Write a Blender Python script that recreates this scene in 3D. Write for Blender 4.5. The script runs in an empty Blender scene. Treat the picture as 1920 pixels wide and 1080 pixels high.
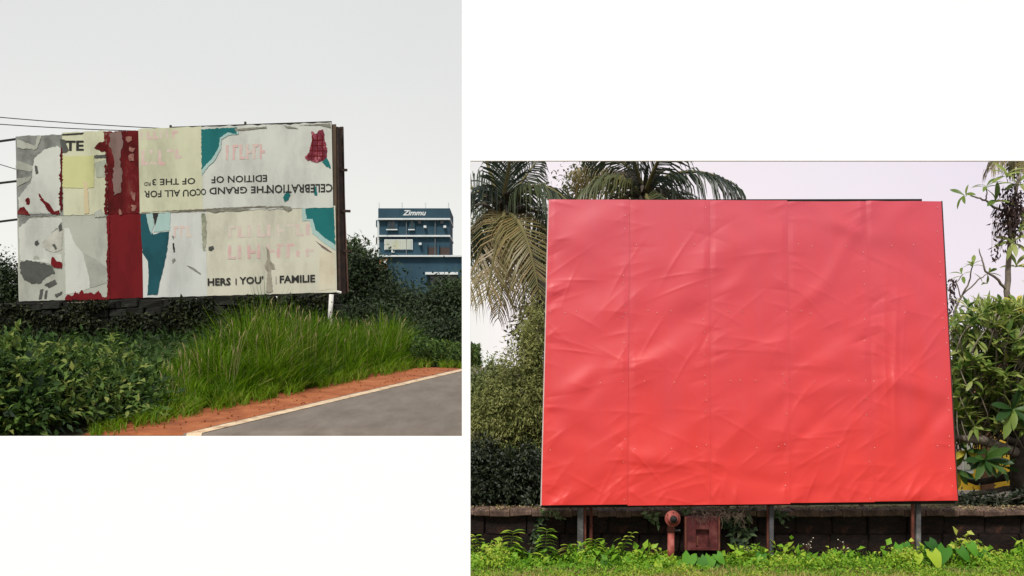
import bpy, bmesh, math, random
import numpy as np
from mathutils import Vector, Matrix, noise
from mathutils.geometry import tessellate_polygon

random.seed(7)
RNG = np.random.default_rng(11)
R = math.radians
SC = bpy.context.scene
COL = SC.collection

# ------------------------------------------------------------------ camera, sky, sun, exposure
F = 1900.0                    # focal length in pixels of the 1920 wide photograph
EYE = 2.34
cd = bpy.data.cameras.new('camera')
cd.sensor_width = 36.0
cd.lens = 36.0 * F / 1920.0
cd.shift_y = 150.0 / 1920.0
cd.clip_end = 4000
cam = bpy.data.objects.new('camera', cd)
cam.location = (0, 0, EYE)
cam.rotation_euler = (R(90), 0, 0)
COL.objects.link(cam)
SC.camera = cam

SUN_EL, SUN_AZ = 56.0, 200.0     # azimuth clockwise from +Y (north): behind the viewer, to the left
w = bpy.data.worlds.new("World")
SC.world = w
w.use_nodes = True
nt = w.node_tree
nt.nodes.clear()
def wn(t, **k):
    n = nt.nodes.new(t)
    for a, b in k.items():
        setattr(n, a, b)
    return n
out = wn('ShaderNodeOutputWorld')
bg = wn('ShaderNodeBackground')
bg.inputs['Strength'].default_value = 0.1
sky = wn('ShaderNodeTexSky', sky_type='NISHITA', sun_disc=False)
sky.sun_elevation = R(SUN_EL)
sky.sun_rotation = R(SUN_AZ)
sky.dust_density = 4.0
tc = wn('ShaderNodeTexCoord')
sep = wn('ShaderNodeSeparateXYZ')
nt.links.new(tc.outputs['Generated'], sep.inputs[0])
def wramp(src, stops):
    r = wn('ShaderNodeValToRGB')
    r.color_ramp.elements.remove(r.color_ramp.elements[0])
    for i, (p, c) in enumerate(stops):
        e = r.color_ramp.elements[0] if i == 0 else r.color_ramp.elements.new(p)
        e.position = p
        e.color = (*c, 1)
    nt.links.new(src, r.inputs[0])
    return r
mz = wn('ShaderNodeMath', operation='MULTIPLY_ADD')   # altitude -> 0..1
mz.inputs[1].default_value = 1.0; mz.inputs[2].default_value = 0.0
nt.links.new(sep.outputs['Z'], mz.inputs[0])
mx = wn('ShaderNodeMath', operation='MULTIPLY_ADD')   # west-east -> 0..1
mx.inputs[1].default_value = 0.5; mx.inputs[2].default_value = 0.5
nt.links.new(sep.outputs['X'], mx.inputs[0])
grey = wramp(mz.outputs[0], [(0.0, (.97, .96, .90)), (.12, (.93, .925, .875)), (.27, (.815, .82, .80)), (.5, (.73, .74, .74)), (1, (.68, .69, .72))])
pink = wramp(mz.outputs[0], [(0.0, (1.06, .99, .98)), (.10, (1.04, .955, .96)), (.25, (.96, .88, .92)), (.5, (.76, .73, .78)), (1, (.68, .69, .72))])
lav = wramp(mz.outputs[0], [(0.0, (.95, .87, .92)), (.10, (.92, .835, .91)), (.25, (.85, .775, .86)), (.5, (.74, .72, .78)), (1, (.68, .69, .72))])
fa = wramp(mx.outputs[0], [(.475, (0, 0, 0)), (.50, (1, 1, 1))])
fb = wramp(mx.outputs[0], [(.56, (0, 0, 0)), (.70, (1, 1, 1))])
m1 = wn('ShaderNodeMixRGB'); m2 = wn('ShaderNodeMixRGB')
nt.links.new(fa.outputs[0], m1.inputs[0]); nt.links.new(grey.outputs[0], m1.inputs[1]); nt.links.new(pink.outputs[0], m1.inputs[2])
nt.links.new(fb.outputs[0], m2.inputs[0]); nt.links.new(m1.outputs[0], m2.inputs[1]); nt.links.new(lav.outputs[0], m2.inputs[2])
cn = wn('ShaderNodeTexNoise')                       # very faint cloud mottling
cn.inputs['Scale'].default_value = 2.2; cn.inputs['Detail'].default_value = 3
nt.links.new(tc.outputs['Generated'], cn.inputs['Vector'])
cr = wramp(cn.outputs['Fac'], [(.3, (.965, .965, .965)), (.7, (1.02, 1.02, 1.02))])
m3 = wn('ShaderNodeMixRGB', blend_type='MULTIPLY'); m3.inputs[0].default_value = 1
nt.links.new(m2.outputs[0], m3.inputs[1]); nt.links.new(cr.outputs[0], m3.inputs[2])
m4 = wn('ShaderNodeMixRGB', blend_type='MULTIPLY'); m4.inputs[0].default_value = 1
m4.inputs[2].default_value = (3.45, 3.45, 3.45, 1)
nt.links.new(m3.outputs[0], m4.inputs[1])
m5 = wn('ShaderNodeMixRGB'); m5.inputs[0].default_value = 0.03   # the cloud layer lets a little of the blue through
nt.links.new(m4.outputs[0], m5.inputs[1]); nt.links.new(sky.outputs[0], m5.inputs[2])
nt.links.new(m5.outputs[0], bg.inputs['Color'])
nt.links.new(bg.outputs[0], out.inputs[0])

sd = bpy.data.lights.new('sun', 'SUN')
sd.energy = 1.5
sd.angle = R(10)
sd.color = (1.0, 0.965, 0.90)
so = bpy.data.objects.new('sun', sd)
az, el = R(SUN_AZ), R(SUN_EL)
to_sun = Vector((math.sin(az) * math.cos(el), math.cos(az) * math.cos(el), math.sin(el)))
so.rotation_euler = (-to_sun).to_track_quat('-Z', 'Y').to_euler()
so.location = to_sun * 50
COL.objects.link(so)
SC.view_settings.view_transform = 'Standard'
SC.view_settings.look = 'None'
SC.view_settings.gamma = 1
SC.view_settings.use_curve_mapping = False
SC.view_settings.exposure = 1.5
SC.cycles.max_bounces = 6
SC.cycles.diffuse_bounces = 3
SC.cycles.transparent_max_bounces = 4

# ------------------------------------------------------------------ helpers
def P(px, py, Y):
    """the point at distance Y along the view that the photo shows at px, py"""
    return Vector(((px - 960.0) / F * Y, Y, EYE - (py - 690.0) / F * Y))

def sstep(a, b, x):
    t = np.clip((x - a) / (b - a), 0, 1)
    return t * t * (3 - 2 * t)

def mat(name, col, rough=0.8, spec=0.3, metal=0.0):
    m = bpy.data.materials.new(name)
    m.use_nodes = True
    b = m.node_tree.nodes['Principled BSDF']
    b.inputs['Base Color'].default_value = (*col, 1)
    b.inputs['Roughness'].default_value = rough
    b.inputs['Specular IOR Level'].default_value = spec
    b.inputs['Metallic'].default_value = metal
    return m

def noisy(name, cols, scale=3.0, detail=6, rough=0.85, bump=0.3, bscale=40.0, stops=None, stretch=(1, 1, 1), spec=0.25, dist=0.02, metal=0):
    """colour ramp over noise in object space, with a fine bump"""
    m = mat(name, cols[0], rough, spec, metal)
    n, l = m.node_tree.nodes, m.node_tree.links
    b = n['Principled BSDF']
    t = n.new('ShaderNodeTexCoord')
    mp = n.new('ShaderNodeMapping'); mp.inputs['Scale'].default_value = stretch
    l.new(t.outputs['Object'], mp.inputs[0])
    no = n.new('ShaderNodeTexNoise'); no.inputs['Scale'].default_value = scale; no.inputs['Detail'].default_value = detail
    no.inputs['Roughness'].default_value = 0.65
    l.new(mp.outputs[0], no.inputs['Vector'])
    r = n.new('ShaderNodeValToRGB')
    k = len(cols)
    stops = stops or [0.3 + 0.4 * i / max(1, k - 1) for i in range(k)]
    r.color_ramp.elements[0].position = stops[0]; r.color_ramp.elements[0].color = (*cols[0], 1)
    r.color_ramp.elements[1].position = stops[-1]; r.color_ramp.elements[1].color = (*cols[-1], 1)
    for p, c in list(zip(stops, cols))[1:-1]:
        e = r.color_ramp.elements.new(p); e.color = (*c, 1)
    l.new(no.outputs['Fac'], r.inputs[0]); l.new(r.outputs[0], b.inputs['Base Color'])
    if bump:
        n2 = n.new('ShaderNodeTexNoise'); n2.inputs['Scale'].default_value = bscale; n2.inputs['Detail'].default_value = 5
        l.new(t.outputs['Object'], n2.inputs['Vector'])
        bp = n.new('ShaderNodeBump'); bp.inputs['Strength'].default_value = bump; bp.inputs['Distance'].default_value = dist
        l.new(n2.outputs['Fac'], bp.inputs['Height']); l.new(bp.outputs[0], b.inputs['Normal'])
    return m

def leafmat(name, cols, stops=None, trans=0.35, rough=0.5, spec=0.3):
    """leaf: colour from the leaf's own tint value, with light passing through"""
    m = mat(name, cols[0], rough, spec)
    n, l = m.node_tree.nodes, m.node_tree.links
    b = n['Principled BSDF']
    a = n.new('ShaderNodeAttribute'); a.attribute_name = 'tint'
    r = n.new('ShaderNodeValToRGB')
    k = len(cols)
    stops = stops or [i / max(1, k - 1) for i in range(k)]
    r.color_ramp.elements[0].position = stops[0]; r.color_ramp.elements[0].color = (*cols[0], 1)
    r.color_ramp.elements[1].position = stops[-1]; r.color_ramp.elements[1].color = (*cols[-1], 1)
    for p, c in list(zip(stops, cols))[1:-1]:
        e = r.color_ramp.elements.new(p); e.color = (*c, 1)
    l.new(a.outputs['Fac'], r.inputs[0]); l.new(r.outputs[0], b.inputs['Base Color'])
    tr = n.new('ShaderNodeBsdfTranslucent'); l.new(r.outputs[0], tr.inputs['Color'])
    mx = n.new('ShaderNodeMixShader'); mx.inputs[0].default_value = trans
    o = n['Material Output']
    l.new(b.outputs[0], mx.inputs[1]); l.new(tr.outputs[0], mx.inputs[2]); l.new(mx.outputs[0], o.inputs['Surface'])
    return m

def npmesh(name, v, tris, tint=None, smooth=False):
    v = np.asarray(v, dtype=np.float32).reshape(-1, 3)
    tris = np.asarray(tris, dtype=np.int32)
    k = tris.shape[1]
    me = bpy.data.meshes.new(name)
    me.vertices.add(len(v)); me.vertices.foreach_set('co', v.ravel())
    me.loops.add(tris.size); me.loops.foreach_set('vertex_index', tris.ravel())
    me.polygons.add(len(tris))
    me.polygons.foreach_set('loop_start', np.arange(len(tris), dtype=np.int32) * k)
    if smooth:
        me.polygons.foreach_set('use_smooth', np.ones(len(tris), dtype=bool))
    if tint is not None:
        at = me.attributes.new('tint', 'FLOAT', 'POINT')
        at.data.foreach_set('value', np.asarray(tint, dtype=np.float32).ravel())
    me.update(calc_edges=True)
    return me

def link(name, me, m=None, parent=None):
    if m is not None:
        me.materials.clear(); me.materials.append(m)
    o = bpy.data.objects.new(name, me)
    COL.objects.link(o)
    if parent is not None:
        o.parent = parent
        o.matrix_parent_inverse = Matrix.Translation(-Vector(parent.location))
    return o

def thing(name, label, cat, loc=(0, 0, 0), group=None):
    o = bpy.data.objects.new(name, None)
    o.empty_display_size = 0.2
    COL.objects.link(o); o.location = loc
    o['label'] = label; o['category'] = cat
    if group: o['group'] = group
    return o

def tag(o, label, cat, group=None):
    o['label'] = label; o['category'] = cat
    if group: o['group'] = group
    return o

class MB:
    def __init__(s): s.v = []; s.f = []
    def add(s, vs, fs):
        k = len(s.v); s.v += [tuple(q) for q in vs]; s.f += [tuple(i + k for i in q) for q in fs]
    def box(s, a, b, jit=0.0):
        x0, y0, z0 = a; x1, y1, z1 = b
        j = lambda: random.uniform(-jit, jit) if jit else 0
        vs = [(x + j(), y + j(), z + j()) for x in (x0, x1) for y in (y0, y1) for z in (z0, z1)]
        s.add(vs, [(0, 1, 3, 2), (4, 6, 7, 5), (0, 4, 5, 1), (2, 3, 7, 6), (0, 2, 6, 4), (1, 5, 7, 3)])
    def beam(s, p, q, wd, dp=None, up=Vector((0, 0, 1))):
        p, q = Vector(p), Vector(q); dp = dp or wd
        d = (q - p).normalized()
        if abs(d.dot(up)) > 0.95: up = Vector((0, 1, 0))
        a = d.cross(up).normalized() * wd / 2; b = a.cross(d).normalized() * dp / 2
        vs = [e + i * a + j * b for e in (p, q) for i, j in ((-1, -1), (1, -1), (1, 1), (-1, 1))]
        s.add(vs, [(0, 1, 2, 3), (7, 6, 5, 4), (0, 4, 5, 1), (1, 5, 6, 2), (2, 6, 7, 3), (3, 7, 4, 0)])
    def tube(s, pts, rad, n=8):
        pts = [Vector(p) for p in pts]
        if not hasattr(rad, '__len__'): rad = [rad] * len(pts)
        k = len(s.v); ref = None
        for i, p in enumerate(pts):
            d = (pts[min(i + 1, len(pts) - 1)] - pts[max(i - 1, 0)]).normalized()
            if ref is None:
                ref = d.orthogonal().normalized()
            ref = (ref - d * ref.dot(d)).normalized()
            b = d.cross(ref)
            for j in range(n):
                a = 2 * math.pi * j / n
                s.v.append(tuple(p + (ref * math.cos(a) + b * math.sin(a)) * rad[i]))
        for i in range(len(pts) - 1):
            for j in range(n):
                s.f.append((k + i * n + j, k + i * n + (j + 1) % n, k + (i + 1) * n + (j + 1) % n, k + (i + 1) * n + j))
        s.f.append(tuple(k + j for j in range(n))[::-1])
        s.f.append(tuple(k + (len(pts) - 1) * n + j for j in range(n)))
    def lathe(s, c, axis, prof, n=20):
        """profile of (distance along axis, radius) about an axis"""
        axis = Vector(axis).normalized(); r = axis.orthogonal().normalized(); b = axis.cross(r)
        k = len(s.v); c = Vector(c)
        for h, rr in prof:
            for j in range(n):
                a = 2 * math.pi * j / n
                s.v.append(tuple(c + axis * h + (r * math.cos(a) + b * math.sin(a)) * rr))
        for i in range(len(prof) - 1):
            for j in range(n):
                s.f.append((k + i * n + j, k + i * n + (j + 1) % n, k + (i + 1) * n + (j + 1) % n, k + (i + 1) * n + j))
        s.f.append(tuple(k + j for j in range(n))[::-1])
        s.f.append(tuple(k + (len(prof) - 1) * n + j for j in range(n)))
    def mesh(s, name, smooth=False, bevel=0.0):
        me = bpy.data.meshes.new(name)
        me.from_pydata(s.v, [], s.f); me.update()
        bm = bmesh.new(); bm.from_mesh(me)
        bmesh.ops.recalc_face_normals(bm, faces=bm.faces)
        if bevel:
            bmesh.ops.bevel(bm, geom=list(bm.edges), offset=bevel, segments=1, affect='EDGES')
        if smooth:
            for f in bm.faces: f.smooth = len(f.verts) <= 4
        bm.to_mesh(me); bm.free()
        return me
    def obj(s, name, m, parent=None, smooth=False, bevel=0.0):
        return link(name, s.mesh(name, smooth, bevel), m, parent)

def unit(a):
    return a / (np.linalg.norm(a, axis=-1, keepdims=True) + 1e-9)

def leaves(name, pos, d, nrm, L, W, tint, fold=0.18, curl=0.15, side=0):
    if side:      # vegetation trimmed along the straight boundary between the road plot and the yard plot
        k = np.abs(960 + F * (pos[:, 0] + unit(d)[:, 0] * L) / pos[:, 1])
        k = (k > 871) if side > 0 else (k < 875)
        pos, d, nrm, L, W, tint = pos[k], d[k], nrm[k], L[k], W[k], tint[k]
    d = unit(d); side = unit(np.cross(d, nrm)); nrm = np.cross(side, d)
    L = L[:, None]; W = W[:, None]
    mid = pos + d * L * .42 - nrm * L * curl * .1
    tip = pos + d * L - nrm * L * curl
    l = mid + side * W * .5 + nrm * W * fold
    r = mid - side * W * .5 + nrm * W * fold
    v = np.stack([pos, l, mid, r, tip], 1)
    n = len(pos)
    base = np.arange(n)[:, None, None] * 5
    t = (np.array([[0, 2, 1], [0, 3, 2], [2, 4, 1], [2, 3, 4]])[None] + base).reshape(-1, 3)
    return npmesh(name, v, t, np.repeat(tint, 5))

def crown_cloud(name, ells, nclump, per, spread, L, W, rng, tint0=0.0, tint1=1.0, droop=0.3, inner=0.45, side=0):
    """leaf clumps through the volume of several ellipsoids"""
    ells = [(np.array(c, float), np.array(r, float)) for c, r in ells]
    vol = np.array([np.prod(r) ** .8 for _, r in ells]); vol /= vol.sum()
    pick = rng.choice(len(ells), nclump, p=vol)
    C = np.array([ells[i][0] for i in pick]); Rr = np.array([ells[i][1] for i in pick])
    dirn = unit(rng.normal(size=(nclump, 3)))
    rad = inner + (1 - inner) * rng.random((nclump, 1)) ** .6
    cl = C + dirn * Rr * rad * (0.86 + .28 * rng.random((nclump, 1)))
    ct = rng.random(nclump)
    pos = np.repeat(cl, per, 0) + rng.normal(size=(nclump * per, 3)) * np.repeat(spread * (0.5 + rng.random((nclump, 1))), per, 0)
    o = np.repeat(dirn, per, 0)
    d = o * .7 + rng.normal(size=pos.shape) * .7 + np.array([0, 0, -droop])
    nrm = rng.normal(size=pos.shape) * .55 + np.array([0, -.25, 1.0]) + o * .4
    k = len(pos)
    tint = np.clip(tint0 + (tint1 - tint0) * (0.55 * np.repeat(ct, per) + .45 * rng.random(k)), 0, 1)
    return leaves(name, pos, d, nrm, L * (.6 + .8 * rng.random(k)), W * (.6 + .8 * rng.random(k)), tint, side=side)

def blades(name, base, h, az, lean, wd, tint):
    n = len(base)
    dirn = np.stack([np.cos(az), np.sin(az), np.zeros(n)], 1)
    sa = az + math.pi / 2 + RNG.normal(size=n) * .6
    side = np.stack([np.cos(sa), np.sin(sa), np.zeros(n)], 1) * wd[:, None] / 2
    vs = []
    for t, k in ((0, .8), (.35, 1), (.7, .75), (1, 0)):
        c = base + np.array([0, 0, 1]) * (h * (t - .45 * lean * t * t))[:, None] + dirn * (lean * h * t * t)[:, None]
        if k: vs += [c - side * k, c + side * k]
        else: vs += [c]
    v = np.stack(vs, 1)
    b = np.arange(n)[:, None, None] * 7
    t = (np.array([[0, 1, 3], [0, 3, 2], [2, 3, 5], [2, 5, 4], [4, 5, 6]])[None] + b).reshape(-1, 3)
    return npmesh(name, v, t, np.repeat(tint, 7))

# ------------------------------------------------------------------ terrain
def line_x(Y): return -4.39 + 0.2936 * (np.asarray(Y, float) - 13.67)     # white edge line of the road
def ground(x, Y):
    x = np.asarray(x, float); Y = np.asarray(Y, float)
    plane = 0.34 + 0.07895 * np.clip(Y, 0, 190)
    # the far hill falls off to the right
    xe = -0.05 * Y
    far = sstep(0, 1, (xe - x) / (0.08 * Y + 0.1))
    hill = np.where(plane < 2.3, plane, 2.3 + (plane - 2.3) * far)
    # right of the road the land drops to the yard
    re = line_x(Y) + 4.3
    lo = 0.2 + 2.0 * sstep(22, 40, Y)
    k = sstep(0, 2.6, x - re)
    z = hill * (1 - k) + lo * k
    z = np.where(Y > 60, np.minimum(z, hill), z)
    # the foreground yard in front of the low wall, at level 0
    b = sstep(13.0, 13.62, Y)
    return z * b

def sheet(name, xs, ys, m, kind='structure', dz=0.0):
    X, Yy = np.meshgrid(xs, ys)
    Z = ground(X, Yy) + dz
    v = np.stack([X, Yy, Z], -1).reshape(-1, 3)
    nx = len(xs)
    i, j = np.meshgrid(np.arange(nx - 1), np.arange(len(ys) - 1))
    a = (j * nx + i).ravel()
    o = link(name, npmesh(name, v, np.stack([a, a + 1, a + nx + 1, a + nx], 1), smooth=True), m)
    o['kind'] = kind
    return o

M = {}
M['soil'] = noisy('soil', [(.035, .028, .016), (.06, .055, .02), (.10, .075, .035)], 1.5, bump=.6, bscale=12)
M['laterite_soil'] = noisy('laterite_soil', [(.15, .040, .014), (.26, .076, .023), (.33, .12, .045)], 2.2, bump=.7, bscale=9, dist=.03)
M['asphalt'] = noisy('asphalt', [(.105, .085, .068), (.135, .112, .092), (.165, .14, .115)], 2.6, bump=.5, bscale=45, stretch=(1, .3, 1), rough=.85)
M['road_paint'] = noisy('road_paint', [(.20, .13, .08), (.42, .30, .19), (.55, .43, .29)], 5, bump=.2, stops=[.28, .45, .6])
M['white_paint'] = noisy('white_wall_paint', [(.89, .89, .895), (.90, .90, .905)], 2, bump=.05, bscale=80, rough=.9, spec=.1)

xs = np.unique(np.concatenate([np.linspace(-900, -60, 22), np.linspace(-60, -14, 47), np.linspace(-14, 12, 105), np.linspace(12, 60, 33), np.linspace(60, 900, 22)]))
ys = np.unique(np.concatenate([np.linspace(-60, 6, 12), np.linspace(6, 32, 131), np.linspace(32, 60, 40), np.linspace(60, 260, 60), np.linspace(260, 2500, 30)]))
sheet('ground', xs, ys, M['soil'])

def strip(name, fa, fb, y0, y1, m, dz, n=160, k=7, jag=0.0):
    ysr = np.linspace(y0, y1, n)
    rows = []
    for y in ysr:
        a, b = float(fa(y)), float(fb(y))
        if jag: a += jag * (noise.noise(Vector((y * .9, 3.1, 0))) + .6 * noise.noise(Vector((y * 3.1, 9.1, 0))))
        rows.append([(a + (b - a) * i / (k - 1), y) for i in range(k)])
    q = np.array(rows)
    Z = ground(q[..., 0], q[..., 1]) + dz
    v = np.concatenate([q, Z[..., None]], -1).reshape(-1, 3)
    i, j = np.meshgrid(np.arange(k - 1), np.arange(n - 1))
    a = (j * k + i).ravel()
    o = link(name, npmesh(name, v, np.stack([a, a + 1, a + k + 1, a + k], 1), smooth=True), m)
    o['kind'] = 'structure'
    return o
strip('road_shoulder', lambda y: line_x(y) - 1.62, lambda y: line_x(y) + .3, 13.2, 60, M['laterite_soil'], .02, jag=.35)
strip('road', lambda y: line_x(y) - .10, lambda y: line_x(y) + 4.0, 13.2, 90, M['asphalt'], .035, jag=.10)
strip('road_line', lambda y: line_x(y) - .02, lambda y: line_x(y) + .20, 13.2, 90, M['road_paint'], .043, k=2, jag=.03)

g = MB(); rp = random.Random(3)
for k in range(260):
    y = rp.uniform(13.7, 30); x = float(line_x(y)) + rp.choice((rp.uniform(-1.3, 0), rp.uniform(-1.0, .25)))
    r = rp.uniform(.006, .02); z = float(ground(x, y)) + .04
    g.add([(x + r, y, z), (x - r, y, z), (x, y + r, z), (x, y - r, z), (x + r * .2, y, z + r), (x, y, z - r)], [(0, 2, 4), (2, 1, 4), (1, 3, 4), (3, 0, 4), (2, 0, 5), (1, 2, 5), (3, 1, 5), (0, 3, 5)])
o = g.obj('pebbles', M['laterite_soil']); o['kind'] = 'stuff'

# ------------------------------------------------------------------ the white wall with its two openings
YW, TW = 5.0, 0.018
def wall_outline():
    q = lambda px, py: (P(px, py, YW).x, P(px, py, YW).z)
    xl, xr = P(-900, 0, YW).x, P(2800, 0, YW).x
    zt, zb = P(0, -700, YW).z, -.3
    a0, a1 = P(866, 0, YW).x, P(882, 0, YW).x
    zs, zl = P(0, 818, YW).z, P(0, 301.5, YW).z
    return [(xl, zb), (a1, zb), (a1, zl), (xr, zl), (xr, zt), (a0, zt), (a0, zs), (xl, zs)]
ol = wall_outline()
tri = tessellate_polygon([[Vector((x, 0, z)) for x, z in ol]])
bm = bmesh.new()
fr = [bm.verts.new((x, YW, z)) for x, z in ol]
bk = [bm.verts.new((x, YW + TW, z)) for x, z in ol]
for t in tri:
    bm.faces.new([fr[i] for i in t]); bm.faces.new([bk[i] for i in reversed(t)])
for i in range(len(ol)):
    j = (i + 1) % len(ol)
    bm.faces.new([fr[i], fr[j], bk[j], bk[i]])
bmesh.ops.recalc_face_normals(bm, faces=bm.faces)
me = bpy.data.meshes.new('white_wall'); bm.to_mesh(me); bm.free()
ww = link('white_wall', me, M['white_paint']); ww['kind'] = 'structure'

# ================================================================== LEFT: torn billboard beside the road
YB = 38.5
def ripple(x, z): return .006 * math.sin(2.1 * x + 1.3 * z) + .004 * math.sin(3.7 * z - 1.9 * x + 1)
def B(px, py, d=0.0):
    p = P(px, py, YB)
    p.y = YB - d - ripple(p.x, p.z)
    return p

def paper(name, col, dirt=.55, amt=.45, scale=.9, stretch=(1, 1, .35)):
    d = tuple(c * dirt for c in col)
    mdl = tuple(c * (1 + dirt) / 2 for c in col)
    return noisy(name, [d, mdl, col, tuple(min(1, c * 1.06) for c in col)], scale, 8, .8, .2, 4, stops=[.27, .40, .53, .72], stretch=stretch, dist=.02, spec=.12)
cream = paper('cream_paper', (.49, .485, .385), .68)
pale = paper('pale_yellow_paper', (.465, .475, .335), .70)
yellow = paper('yellow_paper', (.45, .46, .22), .70)
white = paper('white_paper', (.47, .49, .44), .70)
bluish = paper('bluish_white_paper', (.48, .50, .465), .72)
grey = paper('grey_paper', (.35, .365, .31), .55)
pencil = paper('charcoal_paper', (.20, .21, .19), .35, .6, 1.4, (1, 1, 1))
pencild = paper('dark_charcoal_paper', (.075, .078, .07), .4, .6, 2.2, (1, 1, .6))
redp = paper('dark_red_paper', (.125, .007, .009), .55, .5, 1.1)
redt = noisy('torn_red_paper', [(.055, .005, .005), (.105, .008, .009), (.17, .05, .04)], 1.8, stops=[.35, .55, .74], stretch=(1, 1, .5), bscale=5, spec=.1)
mauve = paper('mauve_paper', (.17, .115, .10), .6, .5, 2.5)
teal = paper('teal_paper', (.012, .125, .125), .6, .5)
teald = paper('dark_teal_paper', (.012, .07, .085), .45, .6, .8, (1, 1, .6))
aqua = paper('torn_aqua_edge', (.30, .43, .40), .8)
black = mat('black_print', (.018, .018, .016), .8)
pinkp = noisy('faded_pink_print', [(.49, .44, .38), (.50, .36, .33), (.52, .29, .28)], 1.6, bump=0, stops=[.36, .52, .72], spec=.1)
pinkl = noisy('very_faded_print', [(.50, .46, .385), (.50, .41, .365), (.51, .36, .335)], 2.4, bump=0, stops=[.36, .54, .78], spec=.1)
rust = noisy('rusty_steel', [(.016, .012, .009), (.035, .022, .014), (.06, .032, .02)], 4, rough=.7)
darksteel = noisy('dark_steel', [(.010, .010, .009), (.024, .022, .02)], 5, rough=.7, spec=.15)
pinkrust = noisy('red_oxide_steel', [(.36, .19, .14), (.50, .31, .24)], 3, rough=.7)
whitepost = noisy('white_post_paint', [(.45, .44, .40), (.62, .61, .57)], 4)
ply = noisy('old_plywood', [(.05, .035, .022), (.10, .07, .045)], 2, stretch=(1, 1, .3))

gx = float(P(330, 0, YB).x)
bb = thing('torn_billboard', 'large old roadside billboard covered in torn mismatched poster sheets with upside down lettering', 'billboard', (gx, YB, float(ground(gx, YB))))
def xtop(px): return 253 + (px - 30) / 592 * (230 - 253)
def xbot(px): return 565 + (px - 36) / 596 * (548 - 565)
def xmid(px): return 406 + (px - 33) / 595 * (388 - 406)
mb = MB()
for px0, px1 in ((32, 630),):
    q = [P(px0, xtop(px0) + 3, YB + .02), P(px1, xtop(px1) + 3, YB + .02), P(px1 + 2, xbot(px1) - 1, YB + .02), P(px0 + 5, xbot(px0) - 1, YB + .02)]
    q2 = [Vector((a.x, a.y + .06, a.z)) for a in q]
    mb.add(q + q2, [(0, 1, 2, 3), (7, 6, 5, 4), (0, 4, 5, 1), (1, 5, 6, 2), (2, 6, 7, 3), (3, 7, 4, 0)])
mb.obj('backing_board', ply, bb)

def paper_sheet(c, m, d, name='poster_sheet', n=14, lab=None, ragged=0.0):
    """c: photo corners TL TR BR BL"""
    vs = []; k = n + 1
    ph = random.random() * 50
    for j in range(k):
        v = j / n
        for i in range(k):
            u = i / n
            px = (c[0][0] * (1 - u) + c[1][0] * u) * (1 - v) + (c[3][0] * (1 - u) + c[2][0] * u) * v
            py = (c[0][1] * (1 - u) + c[1][1] * u) * (1 - v) + (c[3][1] * (1 - u) + c[2][1] * u) * v
            if ragged and j in (0, n):
                py += ragged * noise.noise(Vector((u * 9 + ph, v, 0)))
            p = B(px, py, d)
            p.y += .006 * noise.noise(Vector((u * 4 + ph, v * 6, 1)))
            vs.append(p)
    fs = [(j * k + i, j * k + i + 1, (j + 1) * k + i + 1, (j + 1) * k + i) for j in range(n) for i in range(n)]
    g = MB(); g.add(vs, fs)
    # rolled-over paper thickness at the border
    o = g.obj(name, m, bb, smooth=True)
    sol = o.modifiers.new('thickness', 'SOLIDIFY'); sol.thickness = .006
    es = o.modifiers.new('crisp_edges', 'EDGE_SPLIT'); es.split_angle = R(40)
    if lab: o['label'] = lab
    return o

tb = lambda px: xtop(px)
topx = [(30, 117, pencil), (117, 200, pale), (200, 260, redt), (260, 378, pale), (378, 501, white), (501, 622, white)]
lift = {0: 3, 1: -1, 2: 1, 3: -2, 4: -1, 5: 0}
for i, (a, b, m) in enumerate(topx):
    paper_sheet([(a, tb(a) + lift[i]), (b, tb(b) + lift[i]), (b + 3, xmid(b) + 1), (a + 3, xmid(a) + 1)], m, .03 + .004 * (i % 2), ragged=3)
botx = [(33, 119, grey), (119, 203, grey), (203, 266, redp), (266, 386, bluish), (386, 506, cream), (506, 629, cream)]
for i, (a, b, m) in enumerate(botx):
    paper_sheet([(a, xmid(a) - 2), (b, xmid(b) - 2), (b + 3, xbot(b)), (a + 3, xbot(a))], m, .018 + .004 * (i % 2), ragged=2)

def scrap(pts, m, d=.048, jag=2.0, step=4.0, name='torn_paper_or_shade', lab=None, closed_smooth=False):
    """a torn piece of paper, or a strip of shade colour, lying on the sheets; pts are photo points of its outline"""
    o = []
    n = len(pts)
    for i in range(n):
        a, b = Vector((*pts[i], 0)), Vector((*pts[(i + 1) % n], 0))
        L = (b - a).length; k = max(1, int(L / step))
        for j in range(k):
            p = a.lerp(b, j / k)
            if jag:
                p = p + Vector((noise.noise(p * .33 + Vector((5.1, 0, 0))), noise.noise(p * .33 + Vector((0, 7.7, 3))), 0)) * jag * 1.6
            o.append((p.x, p.y))
    vs = [B(x, y, d) for x, y in o]
    t = tessellate_polygon([[Vector((x, y, 0)) for x, y in o]])
    bk = [v + Vector((0, .004, 0)) for v in vs]
    N = len(vs)
    fs = [tuple(q) for q in t] + [tuple(i + N for i in reversed(q)) for q in t] + [(i, (i + 1) % N, N + (i + 1) % N, N + i) for i in range(N)]
    g = MB(); g.add(vs + bk, fs)
    ob = g.obj(name, m, bb)
    if lab: ob['label'] = lab
    return ob

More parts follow.
